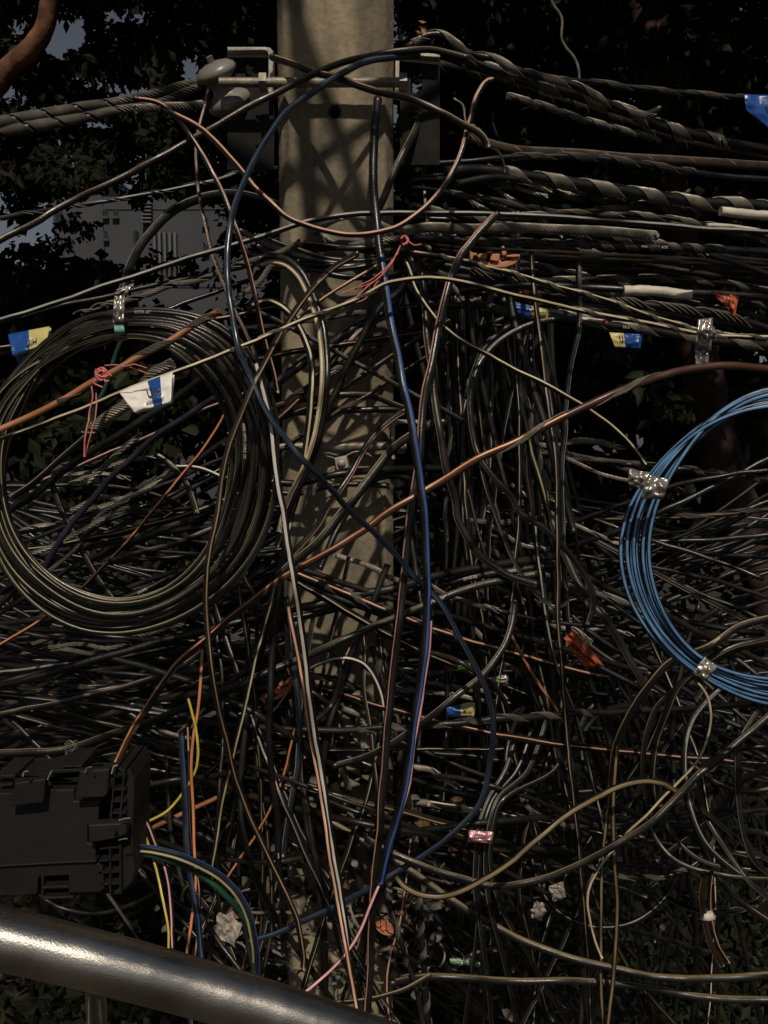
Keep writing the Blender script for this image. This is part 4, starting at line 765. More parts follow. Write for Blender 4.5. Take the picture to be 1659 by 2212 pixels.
# ------------------------------------------------------------------ the many more cables behind, one object each
rf = random.Random(23)
def span(xa, ya, xb, yb, sag, sway):
    "one long continuous run from a to b, sagging, with a lazy wave"
    x0, y0, x1, y1 = rf.uniform(*xa), rf.uniform(*ya), rf.uniform(*xb), rf.uniform(*yb)
    sg = rf.uniform(*sag); a1, a2 = rf.uniform(-sway, sway), rf.uniform(-sway, sway) * .5
    L = math.hypot(x1 - x0, y1 - y0); nx_, ny_ = -(y1 - y0) / L, (x1 - x0) / L; n = 8; pts = []
    for i in range(n):
        t = i / (n - 1); o_ = a1 * math.sin(math.pi * t) + a2 * math.sin(2 * math.pi * t + x0)
        pts.append((x0 + (x1 - x0) * t + nx_ * o_, y0 + (y1 - y0) * t + ny_ * o_ + sg * 4 * t * (1 - t)))
    return pts
def loop(cx_, cy_, R0, R1):
    "an open loop hanging in the pile"
    cx0, cy0, rad, g0, arc = rf.uniform(*cx_), rf.uniform(*cy_), rf.uniform(R0, R1), rf.uniform(0, 6.28), rf.uniform(3.2, 5.6)
    e = rf.uniform(.5, .95); tl = rf.uniform(-.6, .6); pts = []
    for i in range(11):
        g = g0 + arc * i / 10; x, y = rad * math.cos(g), rad * e * math.sin(g) * (1 + .1 * i / 10)
        pts.append((cx0 + x * math.cos(tl) - y * math.sin(tl), cy0 + x * math.sin(tl) + y * math.cos(tl)))
    return pts
# phrase, how many, maker, distances along the run, widths, jackets
ZONES = [
 ('black cable strung from the frame edge under the big coil', 20, lambda: span((-60, -20), (1330, 1640), (560, 900), (1230, 1620), (-10, 60), 26), lambda: (rf.uniform(1.55, 1.95), 2.0 if rf.random() < .5 else 1.58, 2.1), (9, 17), 'k kd kd kb'),
 ('black cable seen through the big coil', 12, lambda: span((-60, 0), (1010, 1330), (520, 640), (820, 1180), (-20, 50), 24), lambda: (rf.uniform(1.62, 2.0), rf.uniform(1.7, 2.05)), (8, 15), 'k kd kd kp'),
 ('black cable hanging in the bundle beside the pole', 22, lambda: span((890, 1170), (470, 640), (930, 1300), (1350, 2260), (0, 0), 60), lambda: (rf.uniform(1.65, 1.95), rf.uniform(1.6, 1.9), rf.uniform(1.6, 2.0)), (8, 15), 'k k kd kb'),
 ('black cable running behind the blue coil', 18, lambda: span((780, 960), (900, 1420), (1640, 1710), (980, 1640), (-20, 70), 36), lambda: (2.05, rf.uniform(1.7, 2.1), rf.uniform(1.65, 2.0)), (8, 15), 'k kd kd kb'),
 ('black cable fanned over the lower pole', 6, lambda: span((590, 680), (1180, 1270), (1150, 1420), (1420, 1620), (-10, 20), 14), lambda: (1.5, rf.uniform(1.5, 1.6), 1.8), (13, 17), 'k kd kd'),
 ('dark cable crossing before the pole foot', 24, lambda: span((-60, 500), (1380, 1900), (900, 1710), (1500, 2230), (-20, 60), 70), lambda: (rf.uniform(1.5, 2.0), rf.uniform(1.36, 1.62), rf.uniform(1.6, 2.0)), (9, 16), 'k kd kd kb'),
 ('dark cable hanging before the pole foot', 20, lambda: span((430, 960), (1150, 1450), (420, 960), (2230, 2290), (0, 0), 70), lambda: (rf.uniform(1.5, 1.63), rf.uniform(1.35, 1.6), rf.uniform(1.4, 1.7)), (9, 15), 'k kd kb'),
 ('dark cable looped before the pole foot', 9, lambda: loop((520, 960), (1480, 1900), 70, 190), lambda: (1.75, 1.55, 1.5, 1.6, 1.8), (9, 14), 'k kd kb'),
 ('dark cable hanging below the blue coil', 8, lambda: span((1080, 1680), (1280, 1480), (1020, 1700), (2230, 2300), (0, 0), 80), lambda: (rf.uniform(1.6, 2.0), rf.uniform(1.5, 1.9), rf.uniform(1.5, 2.0)), (9, 14), 'k kd kd kb'),
 ('dark cable looped below the blue coil', 7, lambda: loop((1280, 1620), (1560, 1960), 90, 260), lambda: (1.8, 1.55, 1.5, 1.6, 1.85), (9, 14), 'kd kd kb'),
 ('dark cable hanging behind the rail', 6, lambda: span((-20, 520), (1560, 1720), (-40, 640), (2230, 2290), (0, 0), 60), lambda: (rf.uniform(1.5, 1.9), rf.uniform(1.25, 1.7)), (8, 13), 'k kd kb'),
 ('black cable level behind the orange spacer', 4, lambda: span((880, 960), (520, 680), (1700, 1720), (560, 760), (0, 20), 10), lambda: (1.9, 2.05), (10, 15), 'k k kd'),
 ('black cable sloping behind the big coil rim', 3, lambda: span((-60, -20), (690, 790), (520, 640), (560, 680), (0, 20), 8), lambda: (1.6, 1.9), (8, 12), 'k kd'),
 ('dark cable crossing the pole face', 6, lambda: span((470, 540), (700, 1150), (900, 1000), (560, 980), (-10, 20), 20), lambda: (1.7, 1.56, 1.58, 1.8), (9, 14), 'k kd'),
 ('black cable slung round the steel knot', 9, lambda: span((520, 600), (500, 580), (900, 990), (490, 570), (-10, 40), 20), lambda: (1.75, 1.57, 1.58, 1.75), (9, 14), 'k kb'),
]
SC = ['ochre', 'tan', 'salmon', 'grey', 'dyellow', 'cream', 'ochre', 'tan', 'grey', 'grey', 'dyellow']
for ph, cnt, mk, dm, wr, jk in ZONES:
    jk = jk.split()
    for k in range(cnt):
        dl = dm(); pts = mk(); deep = (min(dl) - 1.5) / .5
        st = (rf.choice(SC), rf.uniform(-50, 50), rf.choice((8, 12, 20)), 25) if rf.random() < (.36 if deep < .4 else .12) else None
        gr = [G(u0=rf.uniform(0, .3), u1=rf.uniform(.5, 1), pitch=rf.uniform(60, 120), n=5, cover=100, m='steeld')] if rf.random() < .16 else []
        p = Path(pts, dl, rf.uniform(*wr), step=14, wob=1.2, on=True)
        mb = MB(); m = rf.choice(jk); mats = [M[m]]
        if st: mats.append(M[st[0]])
        mb.path(p, n=8, stripe=(1, st[1], st[2], st[3]) if st else None, seed=k)
        tone = {'salmon': 'pinkish', 'ochre': 'ochre', 'tan': 'tan', 'grey': 'grey', 'dyellow': 'dull yellow', 'cream': 'cream', 'orange': 'orange'}
        ww = sum(p.r) / len(p.r) * 2000; size = 'slim' if ww < 7.2 else ('stout' if ww > 9.8 else 'medium')
        dx, dy = pts[-1][0] - pts[0][0], pts[-1][1] - pts[0][1]; tilt = 'level' if abs(dy) < .22 * abs(dx) else ('upright' if abs(dx) < .35 * abs(dy) else ('falling' if dx * dy > 0 else 'rising'))
        mid = pts[len(pts) // 2]; L2 = math.hypot(dx, dy) or 1; bow = abs((mid[0] - pts[0][0]) * dy - (mid[1] - pts[0][1]) * dx) / L2
        base = ph.replace('black cable', 'cable').replace('dark cable', 'cable'); jn = {'k': 'glossy black', 'kd': 'dull black', 'kb': 'brown black', 'kp': 'purple'}[m]
        if tilt in ('falling', 'rising') and abs(dy) > .9 * abs(dx): tilt = 'steep ' + tilt
        lab = size + ', ' + (tilt if 'loop' not in ph else ('wide' if bow > 150 else 'tight')) + ', ' + ('' if 'loop' in ph or bow < 28 else 'bowed ') + jn + ' ' + base + (', %s line' % tone[st[0]] if st else '') + (', wire wound' if gr else '')
        if len(lab.split()) > 16: lab = lab.replace(', wire wound', '').replace(' running', '').replace('strung from', 'from')
        o = link('cable', mb.mesh('cable'), mats, None, lab, 'cable', GRP)
        for g in gr: grip(o, p, **g)
# the deepest layer: hundreds more, too deep in the dark to tell apart
mb = MB()
for k in range(290):
    reg = (0, 1, 2, 0, 3, 2, 3, 3, 0, 4, 5, 0)[k % 12]
    if reg == 0: q = span((-60, -20), (1050, 1700), (600, 1000), (1000, 1600), (0, 60), 40)
    elif reg == 1: q = span((880, 1200), (560, 700), (900, 1500), (1500, 2280), (0, 0), 90)
    elif reg == 2: q = span((700, 960), (950, 1500), (1680, 1720), (1000, 1700), (0, 70), 50)
    elif reg == 3: q = span((-60, 700), (1400, 1800), (600, 1300), (1700, 2280), (0, 40), 90)
    elif reg == 4: q = span((1000, 1600), (1250, 1500), (1000, 1700), (2230, 2300), (0, 0), 110)
    else: q = loop((200, 1500), (1450, 2000), 120, 280)
    d = rf.uniform(2.0, 2.9)
    mb.path(Path(q, (d, d + rf.uniform(-.2, .2)), rf.uniform(7, 14), step=24, wob=1), n=6)
link('deep_cable_tangle', mb.mesh('deep'), [M['kd'], M['steeld']], None, 'deepest dark mass of thin cables behind everything else in the tangle', 'cable tangle', None, 'stuff')

# ------------------------------------------------------------------ the two coils
def coil(root, ctr, outer, inner, N, w_, depth, m, st, spread=.06, seed=1, a0=-1.57):
    def polar(P):
        q = sorted((math.atan2(y - ctr[1], x - ctr[0]), math.hypot(x - ctr[0], y - ctr[1])) for x, y in P)
        return [(q[-1][0] - 2 * math.pi, q[-1][1])] + q + [(q[0][0] + 2 * math.pi, q[0][1])]
    def smooth_table(q):
        A_ = [rad0(q, -math.pi + 2 * math.pi * k / 120) for k in range(120)]
        for _ in range(5): A_ = [(A_[k - 2] + A_[k - 1] + A_[k] + A_[(k + 1) % 120] + A_[(k + 2) % 120]) / 5 for k in range(120)]
        return A_
    def rad(T, g):
        u = ((g + math.pi) % (2 * math.pi)) / (2 * math.pi) * 120; k = int(u) % 120; f = u - int(u); f = f * f * (3 - 2 * f) if False else f
        return T[k] * (1 - f) + T[(k + 1) % 120] * f
    def rad0(q, g):
        g = (g + math.pi) % (2 * math.pi) - math.pi
        for i in range(len(q) - 1):
            if q[i][0] <= g <= q[i + 1][0]:
                f = (g - q[i][0]) / max(q[i + 1][0] - q[i][0], 1e-9); f = f * f * (3 - 2 * f) * .5 + f * .5
                return q[i][1] + (q[i + 1][1] - q[i][1]) * f
        return q[0][1]
    qo, qi = smooth_table(polar(parse(outer))), smooth_table(polar(parse(inner))); rr = random.Random(seed)
    slots = [(k + .5) / N for k in range(N)]; rr.shuffle(slots); slots.append(slots[0])
    deps = [rr.uniform(0, 1) for _ in range(N + 1)]
    C = []; Rr = []; K = 96
    for i in range(N * K + 1):
        k = min(i // K, N - 1); f = i / K - k; g = a0 + 2 * math.pi * i / K
        e = max(0, (f - .82) / .18); e = e * e * (3 - 2 * e)
        t = slots[k] * (1 - e) + slots[k + 1] * e + .16 * noise.noise(Vector((math.cos(g) * 1.1 + f * .3, math.sin(g) * 1.1, k * 3.1)))
        dd = deps[k] * (1 - e) + deps[k + 1] * e
        r0, r1 = rad(qi, g), rad(qo, g); ww = w_ * (1 + .0 * t)
        r = r0 + ww * .5 + (r1 - r0 - ww) * min(max(t, -.03), 1.03)
        Y = depth + dd * spread + .012 * math.sin(g * 2 + 1)
        C.append(at(ctr[0] + r * math.cos(g), ctr[1] + r * math.sin(g), Y)); Rr.append(px(ww, Y) / 2)
    p = Path.__new__(Path); p.c = C; p.r = Rr; p.frames()
    mb = MB(); mb.path(p, n=9, stripe=(1,) + st, seed=seed)
    return child('turns', mb.mesh('turns'), [M[m[0]], M[m[1]]], root), p
t1 = empty('cable_coil', 'big round coil of black cable with dull yellow lines, hung by clear tape', 'cable coil', at(245, 670, 1.25), 'coils of spare cable')
_, pc1 = coil(t1, (245, 1005), '267,667 340,667 417,676 500,703 560,790 592,870 605,950 606,1030 600,1106 580,1166 553,1213 483,1286 400,1336 333,1360 240,1375 167,1366 100,1333 33,1280 0,1240 -40,1120 -50,1000 -30,880 17,806 67,753 133,696 200,672',
  '267,740 320,742 367,753 400,786 443,836 473,880 493,936 492,1003 478,1080 457,1150 433,1193 383,1240 333,1273 283,1288 233,1288 167,1266 117,1236 67,1186 33,1133 22,1090 20,1020 33,936 67,870 117,806 167,770 233,743', 20, 9.8, 1.18, ('kc', 'dyellow'), (34, 12.5, 36, 34), seed=5, spread=.09)
lettering(t1, pc1, .30, '53276 AC', h=6); lettering(t1, pc1, .105, 'FIBER OPTIC CABLE 12C', h=5, phi=.2); lettering(t1, pc1, .38, '90 C 2017', h=5)
for o in list(t1.children):
    if o.name.startswith('lettering'): o.data.transform(Matrix.Translation(-t1.location))
t2 = empty('cable_coil', 'coil of black cable with light blue stripes cut off by the frame edge', 'cable coil', at(1690, 830, 1.2), 'coils of spare cable')
_, pc2 = coil(t2, (1690, 1172), '1690,822 1659,826 1573,860 1490,920 1423,996 1353,1103 1336,1170 1340,1240 1366,1313 1423,1400 1506,1463 1590,1506 1659,1533 1720,1538 1850,1490 1960,1390 2020,1280 2040,1170 2010,1030 1930,920 1820,850',
  '1690,882 1659,886 1573,920 1506,976 1450,1043 1424,1115 1416,1190 1423,1273 1456,1346 1523,1420 1573,1440 1659,1455 1720,1458 1820,1420 1900,1350 1950,1260 1965,1170 1940,1060 1880,970 1790,905', 9, 10.8, 1.17, ('k', 'sky'), (-5, 40, 18), spread=.04, seed=3)

# ------------------------------------------------------------------ splice box at the lower edge of the coil side
BOX = mat('dusty_black_plastic', (.0085, .0068, .006), .6, var=.6, scale=9, bump=.3, bscale=30)
bx = empty('splice_box', 'black plastic fibre splice box with latch flaps and a ribbed side above the rail', 'splice box', at(100, 1940, 1.02))
def bp(L): return [(x * .2051, 1599.5 + y * .2051) for x, y in L]
def piece(name, outlines, Y0, Y1, m=None, bev=.002, holes=()):
    mb = MB()
    for o_ in outlines: mb.prism(bp(o_), Y0, Y1)
    o = child(name, mb.mesh(name, True), m or BOX, bx)
    if bev: b_ = o.modifiers.new('b', 'BEVEL'); b_.width = bev; b_.segments = 2
    return o
piece('cover', [[(-60, 560), (470, 540), (480, 520), (780, 520), (780, 640), (1050, 640), (1030, 860), (920, 900), (920, 1080), (1010, 1100), (1005, 1270), (1080, 1340), (1100, 1560), (1040, 1600), (720, 1610), (720, 1420), (400, 1440), (390, 1620), (160, 1640), (20, 1560), (-60, 1560)]], 1.02, 1.09)
piece('cover_ridge', [[(-60, 1320), (750, 1275), (1010, 1268), (1010, 1282), (750, 1290), (-60, 1336)]], 1.014, 1.03, bev=.001)
piece('latch_flap', [[(150, 450), (480, 400), (455, 660), (90, 700)]], 1.000, 1.012)
piece('latch_flap', [[(840, 320), (1150, 300), (1130, 560), (1100, 600), (780, 618)]], 1.000, 1.012)
piece('side_latch', [[(925, 890), (1300, 870), (1330, 900), (1330, 990), (1200, 1040), (935, 1085)]], 1.004, 1.02)
for i_, (x_, y_, r_) in enumerate(((325, 405, 20), (995, 352, 20), (1215, 950, 22))):
    mb = MB(); q = at(x_ * .2051, 1599.5 + y_ * .2051, .999); mb.lathe([(px(r_ * .2051, 1), 0), (px(r_ * .2051, 1), .003)], Matrix.Translation((q.x, .9995, q.z)) @ Matrix.Rotation(R(90), 4, 'X'), 16)
    child('rivet', mb.mesh('rivet', True), mat('rivet_black', (.004, .004, .004), .6) if i_ == 0 else bpy.data.materials['rivet_black'], bx)
# ribbed frame: rails and rungs
ribs = []
for x_ in (1200, 1300): ribs.append([(x_, 300), (x_ + 18, 300), (x_ - 30, 860), (x_ - 50, 860)])
for y_ in (380, 515, 640, 765): ribs.append([(1150, y_), (1320, y_ - 10), (1320, y_ + 8), (1150, y_ + 10)])
for x_ in (1150, 1255): ribs.append([(x_, 1080), (x_ + 16, 1080), (x_ + 20, 1620), (x_ + 2, 1620)])
for y_ in (1130, 1260, 1385, 1510): ribs.append([(1040, y_), (1265, y_ - 15), (1265, y_ + 3), (1040, y_ + 18)])
piece('ribs', ribs, 1.02, 1.10, bev=0)
piece('side_wall', [[(1230, 290), (1330, 330), (1360, 290), (1410, 420), (1410, 700), (1395, 900), (1400, 1200), (1420, 1370), (1390, 1500), (1260, 1620), (1150, 1640), (1270, 1530), (1265, 1060), (1300, 1000), (1280, 820), (1330, 380)]], 1.03, 1.11)
piece('top_rail', [[(-60, 372), (160, 362), (160, 440), (540, 330), (560, 310), (860, 300), (860, 330), (560, 350), (545, 440), (810, 420), (810, 440), (540, 450), (540, 530), (480, 540), (480, 380), (160, 400), (-60, 400)], [(650, 300), (650, 265), (860, 262), (860, 300), (820, 300), (820, 285), (680, 288), (680, 300)], [(-60, 470), (130, 455), (130, 480), (-60, 495)]], 1.03, 1.09, bev=.001)
piece('back_wall', [[(-60, 380), (1380, 300), (1400, 1560), (1150, 1620), (-60, 1640)]], 1.10, 1.13, m=mat('box_interior', (.006, .005, .005), .7))
piece('hinge_frame', [[(430, 1440), (460, 1440), (460, 1540), (720, 1530), (720, 1560), (460, 1570), (460, 1650), (770, 1640), (770, 1665), (430, 1680)]], 1.02, 1.07, bev=.001)
for pts in ('49,1677 52,1668 62,1666', '103,1684 108,1672 113,1664', '184,1668 188,1659 200,1656', '241,1671 246,1655 254,1653', '257,1772 270,1768 282,1767', '257,1815 270,1812 276,1812'):
    mb = MB(); mb.path(Path(pts, .995, 3, step=3, wob=.2), n=7); child('wire_clip', mb.mesh('clip'), M['steel'], bx)

ANI = 0.25
# ------------------------------------------------------------------ stainless handrail
STEEL = mat('brushed_stainless', (.62, .58, .52), .30, metal=1, var=.35, scale=11, bump=.12, bscale=600, rvar=.08)
hr = empty('handrail', 'round stainless steel handrail slanting across the lower corner on a steel post', 'handrail', at(0, 2030, .74))
A_, B_ = at(-140, 2036 - 44, .70), at(900, 2036 + 252, .84)
L_ = (B_ - A_).length; mb = MB(); mb.wire([Vector((L_ * i / 60, 0, .008 * math.sin(math.pi * i / 60))) for i in range(61)], .0262, 56)
ro = link('rail', mb.mesh('rail'), STEEL, hr); ro.rotation_mode = 'QUATERNION'; ro.rotation_quaternion = (B_ - A_).to_track_quat('X', 'Z'); ro.location = A_ - hr.location
tn = STEEL.node_tree.nodes.new('ShaderNodeTangent'); tn.direction_type = 'RADIAL'; tn.axis = 'X'
pb = STEEL.node_tree.nodes['Principled BSDF']; STEEL.node_tree.links.new(tn.outputs[0], pb.inputs['Tangent']); pb.inputs['Anisotropic'].default_value = .8; pb.inputs['Roughness'].default_value = .30; pb.inputs['Anisotropic Rotation'].default_value = ANI
mb = MB(); pt_ = at(206, 2120, .745)
mb.wire([(pt_.x, pt_.y, pt_.z + .02), (pt_.x, pt_.y, pt_.z - .2), (pt_.x, pt_.y, CAM_H - .9), (pt_.x, pt_.y, CAM_H - 1.5)], .0095, 20); child('post', mb.mesh('post'), STEEL, hr)

# ------------------------------------------------------------------ litter caught in the tangle below the pole
rl = random.Random(5)
LIT = [mat('dry_leaf_brown', (.10, .05, .02), .7, var=.5, scale=30), mat('dusty_plastic_scrap', (.10, .085, .068), .6, var=.4, scale=30), mat('grey_green_scrap', (.06, .065, .045), .7, var=.4), mat('dead_grey_strip', (.13, .115, .09), .7, var=.5)]
mb = MB()
def scrap(x, y, Y, s, mi, curl=.6):
    q = at(x, y, Y); n = 5; e = Matrix.Rotation(rl.uniform(0, 6.28), 3, 'Z') @ Matrix.Rotation(rl.uniform(0, 3.1), 3, 'X') @ Matrix.Rotation(rl.uniform(0, 6.28), 3, 'Y')
    a = rl.uniform(.35, 1.0); b0 = len(mb.v)
    for i in range(n + 1):
        for j in (-1, 0, 1):
            u = i / n - .5; wv = (1 - (2 * u) ** 2 * .8) * a * s * .5
            v = Vector((u * s, j * wv, curl * s * (u * u * 1.5 + .25 * j * j) + rl.uniform(-.05, .05) * s)); mb.v.append(q + e @ v)
    for i in range(n):
        for j in range(2):
            k = b0 + i * 3 + j; mb.f.append((k, k + 1, k + 4, k + 3)); mb.m.append(mi); mb.sm.append(True)
for k in range(520):
    x = rl.gauss(720, 150); y = rl.gauss(1960, 110)
    if k % 4 == 0: x = rl.uniform(560, 900); y = rl.uniform(1480, 1800)
    scrap(x, y, rl.uniform(1.5, 2.0), rl.uniform(.010, .042), rl.choice((0, 1, 1, 2, 3)))
link('litter_scraps', mb.mesh('litter'), LIT, None, 'dead leaves and plastic scraps caught in the cables below the pole', 'litter', None, 'stuff')
mb = MB()
for k in range(120):
    x = rl.gauss(720, 130); y = rl.gauss(2010, 80); d = rl.uniform(1.48, 1.8); a = rl.uniform(0, 6.28); cv = rl.uniform(-.5, .5); pts = []
    for i in range(6): pts.append((x, y)); x += 17 * math.cos(a); y += 10 * math.sin(a); a += cv
    p = Path(pts, (d, d + .03), rl.uniform(3, 6), step=5, wob=2)
    b0 = len(mb.v)
    for cc, r, a_, b_ in zip(p.c, p.r, p.a, p.b): mb.v += [cc - b_ * r, cc + a_ * r * .4, cc + b_ * r]
    for i in range(len(p.c) - 1):
        for j in range(2): q = b0 + i * 3 + j; mb.f.append((q, q + 1, q + 4, q + 3)); mb.m.append(0); mb.sm.append(True)
link('dry_strips', mb.mesh('strips'), LIT[3], None, 'curled dry grey strips tangled in the litter near the rail end', 'litter', None, 'stuff')
def crumple(label, cx_, cy_, s, Y, m, seed, name='plastic_scrap'):
    rr = random.Random(seed); mb = MB(); n = 7
    for leaf in range(2):
        g0 = rr.uniform(0, 3.1); b0 = len(mb.v)
        for j in range(n + 1):
            for i in range(n + 1):
                u, v = i / n - .5, j / n - .5; k = 1 + .5 * noise.noise(Vector((u * 2, v * 2, seed + leaf)))
                x = (u * math.cos(g0) - v * .8 * math.sin(g0)) * s * 1.5 * k; y = (u * math.sin(g0) + v * .8 * math.cos(g0)) * s * 2 * k
                fold = abs(noise.noise(Vector((u * 3.1, v * 3.1, seed * 3 + leaf)))) * 1.5 + abs(u) * .5
                mb.v.append(at(cx_ + x, cy_ + y, Y + leaf * .008 + px(s, Y) * fold * .45))
        for j in range(n):
            for i in range(n):
                a = b0 + j * (n + 1) + i; mb.f.append((a, a + n + 1, a + n + 2, a + 1)); mb.m.append(0); mb.sm.append(False)
    return solid(link(name, mb.mesh('scrap'), m, None, label, 'plastic scrap', 'pale plastic scraps'))
SCR = mat('dirty_thin_plastic', (.27, .24, .20), .45, var=.5, scale=25)
crumple('pale crumpled plastic bag scrap lying behind the green cable near the rail', 492, 2008, 34, 1.5, SCR, 1)
crumple('pale crumpled scrap under the brown grey loop, the larger of two', 1205, 1925, 20, 1.5, SCR, 2)
crumple('small greyish scrap hanging lower beside the slim uprights', 1163, 1968, 18, 1.5, SCR, 3)
crumple('tiny cream scrap lying deep under the loops', 1431, 2003, 7, 1.6, SCR, 4)
crumple('tan flat scrap on the lower pole between the level cables', 783, 1387, 14, 1.56, mat('tan_card', (.34, .22, .09), .7), 5)
crumple('brown cardboard like scrap pressed against the pole foot', 700, 1610, 44, 1.62, LIT[1], 6)
crumple('pale folded scrap below the frayed strand end', 785, 1590, 30, 1.6, SCR, 7)
crumple('tan block scrap beside the ochre hump end', 915, 1790, 24, 1.6, LIT[0], 8)
crumple('green grey lump of scrap below the white striped cable', 780, 1945, 22, 1.58, LIT[2], 9)
# short threaded bolt lying by the blue stripe
tb = empty('loose_bolt', 'short threaded bolt sticking out beside the blue striped cable low down', 'bolt', at(885, 1735, 1.55))
mb = MB(); a_, b_ = at(880, 1731, 1.55), at(926, 1736, 1.5); mb.wire([a_.lerp(b_, i / 30) for i in range(31)], [px(8, 1.5) * (1 if i % 2 else .78) for i in range(31)], 14); child('thread', mb.mesh('t'), GALV, tb)

# ------------------------------------------------------------------ ground, building, trees, undergrowth
GR = mat('dark_soil', (.020, .017, .012), .95, var=.6, scale=3, bump=.5, bscale=20)
bm = bmesh.new(); n_ = 40
Vg = [[bm.verts.new(((i / n_ - .5) * 160, (j / n_) * 160 - 20, .05 * noise.noise(Vector((i * .7, j * .7, 0))) - .05)) for j in range(n_ + 1)] for i in range(n_ + 1)]
for i in range(n_):
    for j in range(n_): bm.faces.new((Vg[i][j], Vg[i + 1][j], Vg[i + 1][j + 1], Vg[i][j + 1]))
me = bpy.data.meshes.new('ground'); bm.to_mesh(me); bm.free(); link('ground', me, GR, kind='structure')
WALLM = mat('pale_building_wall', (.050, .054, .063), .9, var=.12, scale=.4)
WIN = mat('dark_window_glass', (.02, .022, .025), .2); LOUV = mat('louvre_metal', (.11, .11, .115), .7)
YB = 26
bd = empty('building', 'pale grey tower block with louvres seen through the gap in the trees', 'building', (at(330, 900, YB).x, YB, 0))
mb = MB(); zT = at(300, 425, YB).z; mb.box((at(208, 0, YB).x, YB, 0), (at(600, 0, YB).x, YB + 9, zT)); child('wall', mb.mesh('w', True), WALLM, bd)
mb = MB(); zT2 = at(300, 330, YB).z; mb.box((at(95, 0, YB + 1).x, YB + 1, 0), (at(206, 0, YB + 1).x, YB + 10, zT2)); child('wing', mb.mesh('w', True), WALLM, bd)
for i in range(6):
    mb = MB(); y_ = 438 + i * 8; a_, b_ = at(306, y_, YB - .2), at(327, y_ + 3, YB - .2); mb.box((a_.x, YB - .25, b_.z), (b_.x, YB - .01, a_.z)); child('louvre', mb.mesh('l', True), LOUV, bd)
for i in range(5):
    mb = MB(); x_ = 332 + i * 11; a_, b_ = at(x_, 502, YB - .2), at(x_ + 6, 575, YB - .2); mb.box((a_.x, YB - .25, b_.z), (b_.x, YB - .01, a_.z)); child('louvre', mb.mesh('l', True), LOUV, bd)
for k in range(4):
    mb = MB(); zz = zT - .35 - k * 2.3; mb.box((at(208, 0, YB).x - .02, YB - .03, zz - .03), (at(600, 0, YB).x, YB - .002, zz + .05)); child('floor_band', mb.mesh('l', True), WALLM, bd)
for (x_, y_) in ((224, 452), (246, 452), (224, 500), (440, 470), (490, 470), (440, 530), (490, 530)):
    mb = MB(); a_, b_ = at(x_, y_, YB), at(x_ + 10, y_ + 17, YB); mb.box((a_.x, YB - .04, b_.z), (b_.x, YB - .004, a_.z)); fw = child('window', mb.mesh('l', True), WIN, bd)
    mb = MB(); mb.box((a_.x - .04, YB - .14, b_.z - .07), (b_.x + .04, YB - .045, b_.z)); child('sill', mb.mesh('l', True), WALLM, fw)
mb = MB(); a_, b_ = at(290, 499, YB - .2), at(298, 570, YB - .2); mb.box((a_.x, YB - .3, b_.z), (b_.x, YB - .01, a_.z)); child('pipe', mb.mesh('l', True), WIN, bd)
for (x_, y_) in ((235, 600), (265, 600), (120, 400), (150, 400), (120, 460), (150, 460)):
    Yw = YB if x_ > 206 else YB + 1
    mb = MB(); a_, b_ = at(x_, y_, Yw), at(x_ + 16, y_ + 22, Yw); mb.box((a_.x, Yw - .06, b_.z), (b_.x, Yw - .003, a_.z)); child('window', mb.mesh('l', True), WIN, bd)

LEAF = mat('dark_leaf', (.0075, .009, .004), .7, var=.7, scale=2.5, spec=.12)
LEAF2 = mat('mid_leaf', (.010, .0135, .004), .65, var=.6, scale=2.5, spec=.15)
BARK = mat('brown_bark', (.12, .052, .02), .85, var=.8, scale=14, bump=1.0, bscale=35)
BARK2 = mat('dark_red_bark', (.034, .014, .009), .9, var=.7, scale=10, bump=1.0, bscale=25)
rt = random.Random(77)
def leaves(mb, n, xr, yr, Yr, size, gaps, nclump, spreadpx, mi=0, drop=.5):
    C = []
    while len(C) < nclump:
        x, y = rt.uniform(*xr), rt.uniform(*yr)
        if any(((x - g[0]) / g[2]) ** 2 + ((y - g[1]) / g[3]) ** 2 < 1 for g in gaps): continue
        C.append((x, y, rt.uniform(*Yr)))
    for k in range(n):
        cx_, cy_, Yc = C[rt.randrange(nclump)]
        x = rt.gauss(cx_, spreadpx); y = rt.gauss(cy_, spreadpx * .7)
        bad = any(((x - g[0]) / g[2]) ** 2 + ((y - g[1]) / g[3]) ** 2 < .8 for g in gaps)
        if bad and rt.random() < .93: continue
        q = at(x, y, rt.gauss(Yc, .18)); s = size * rt.uniform(.6, 1.35)
        d = Vector((rt.uniform(-1, 1), rt.uniform(-.6, .6), rt.uniform(-1.3, .25))).normalized(); nn = Vector((rt.uniform(-1, 1), -1, rt.uniform(-.6, 1))).normalized()
        w_ = d.cross(nn).normalized() * s * .27; f_ = d.cross(w_).normalized() * s * .07; b = len(mb.v)
        mb.v += [q, q + d * s * .45 + w_ + f_, q + d * s, q + d * s * .45 - w_ + f_]
        mb.f.append((b, b + 1, b + 2, b + 3)); mb.m.append(mi); mb.sm.append(False)
def limb(pts, Y, w_, n=12, seed=0):
    p = Path(pts, Y, w_, step=8, wob=1.5); p.r = [r * (1 + .16 * noise.noise(Vector((i * .25, seed, 0)))) for i, r in enumerate(p.r)]
    mb = MB(); mb.path(p, n=n); return mb.mesh('limb')
def tree(label, base, limbs, lv, bark, mats):
    root = empty('tree', label, 'tree', base, 'trees behind the tangle')
    for i, (nm, pts, Y, w_) in enumerate(limbs): child(nm, limb(pts, Y, w_, seed=i), bark, root)
    mb = MB()
    for a in lv: leaves(mb, *a[:-1], **a[-1])
    child('crown', mb.mesh('crown'), mats, root)
    return root
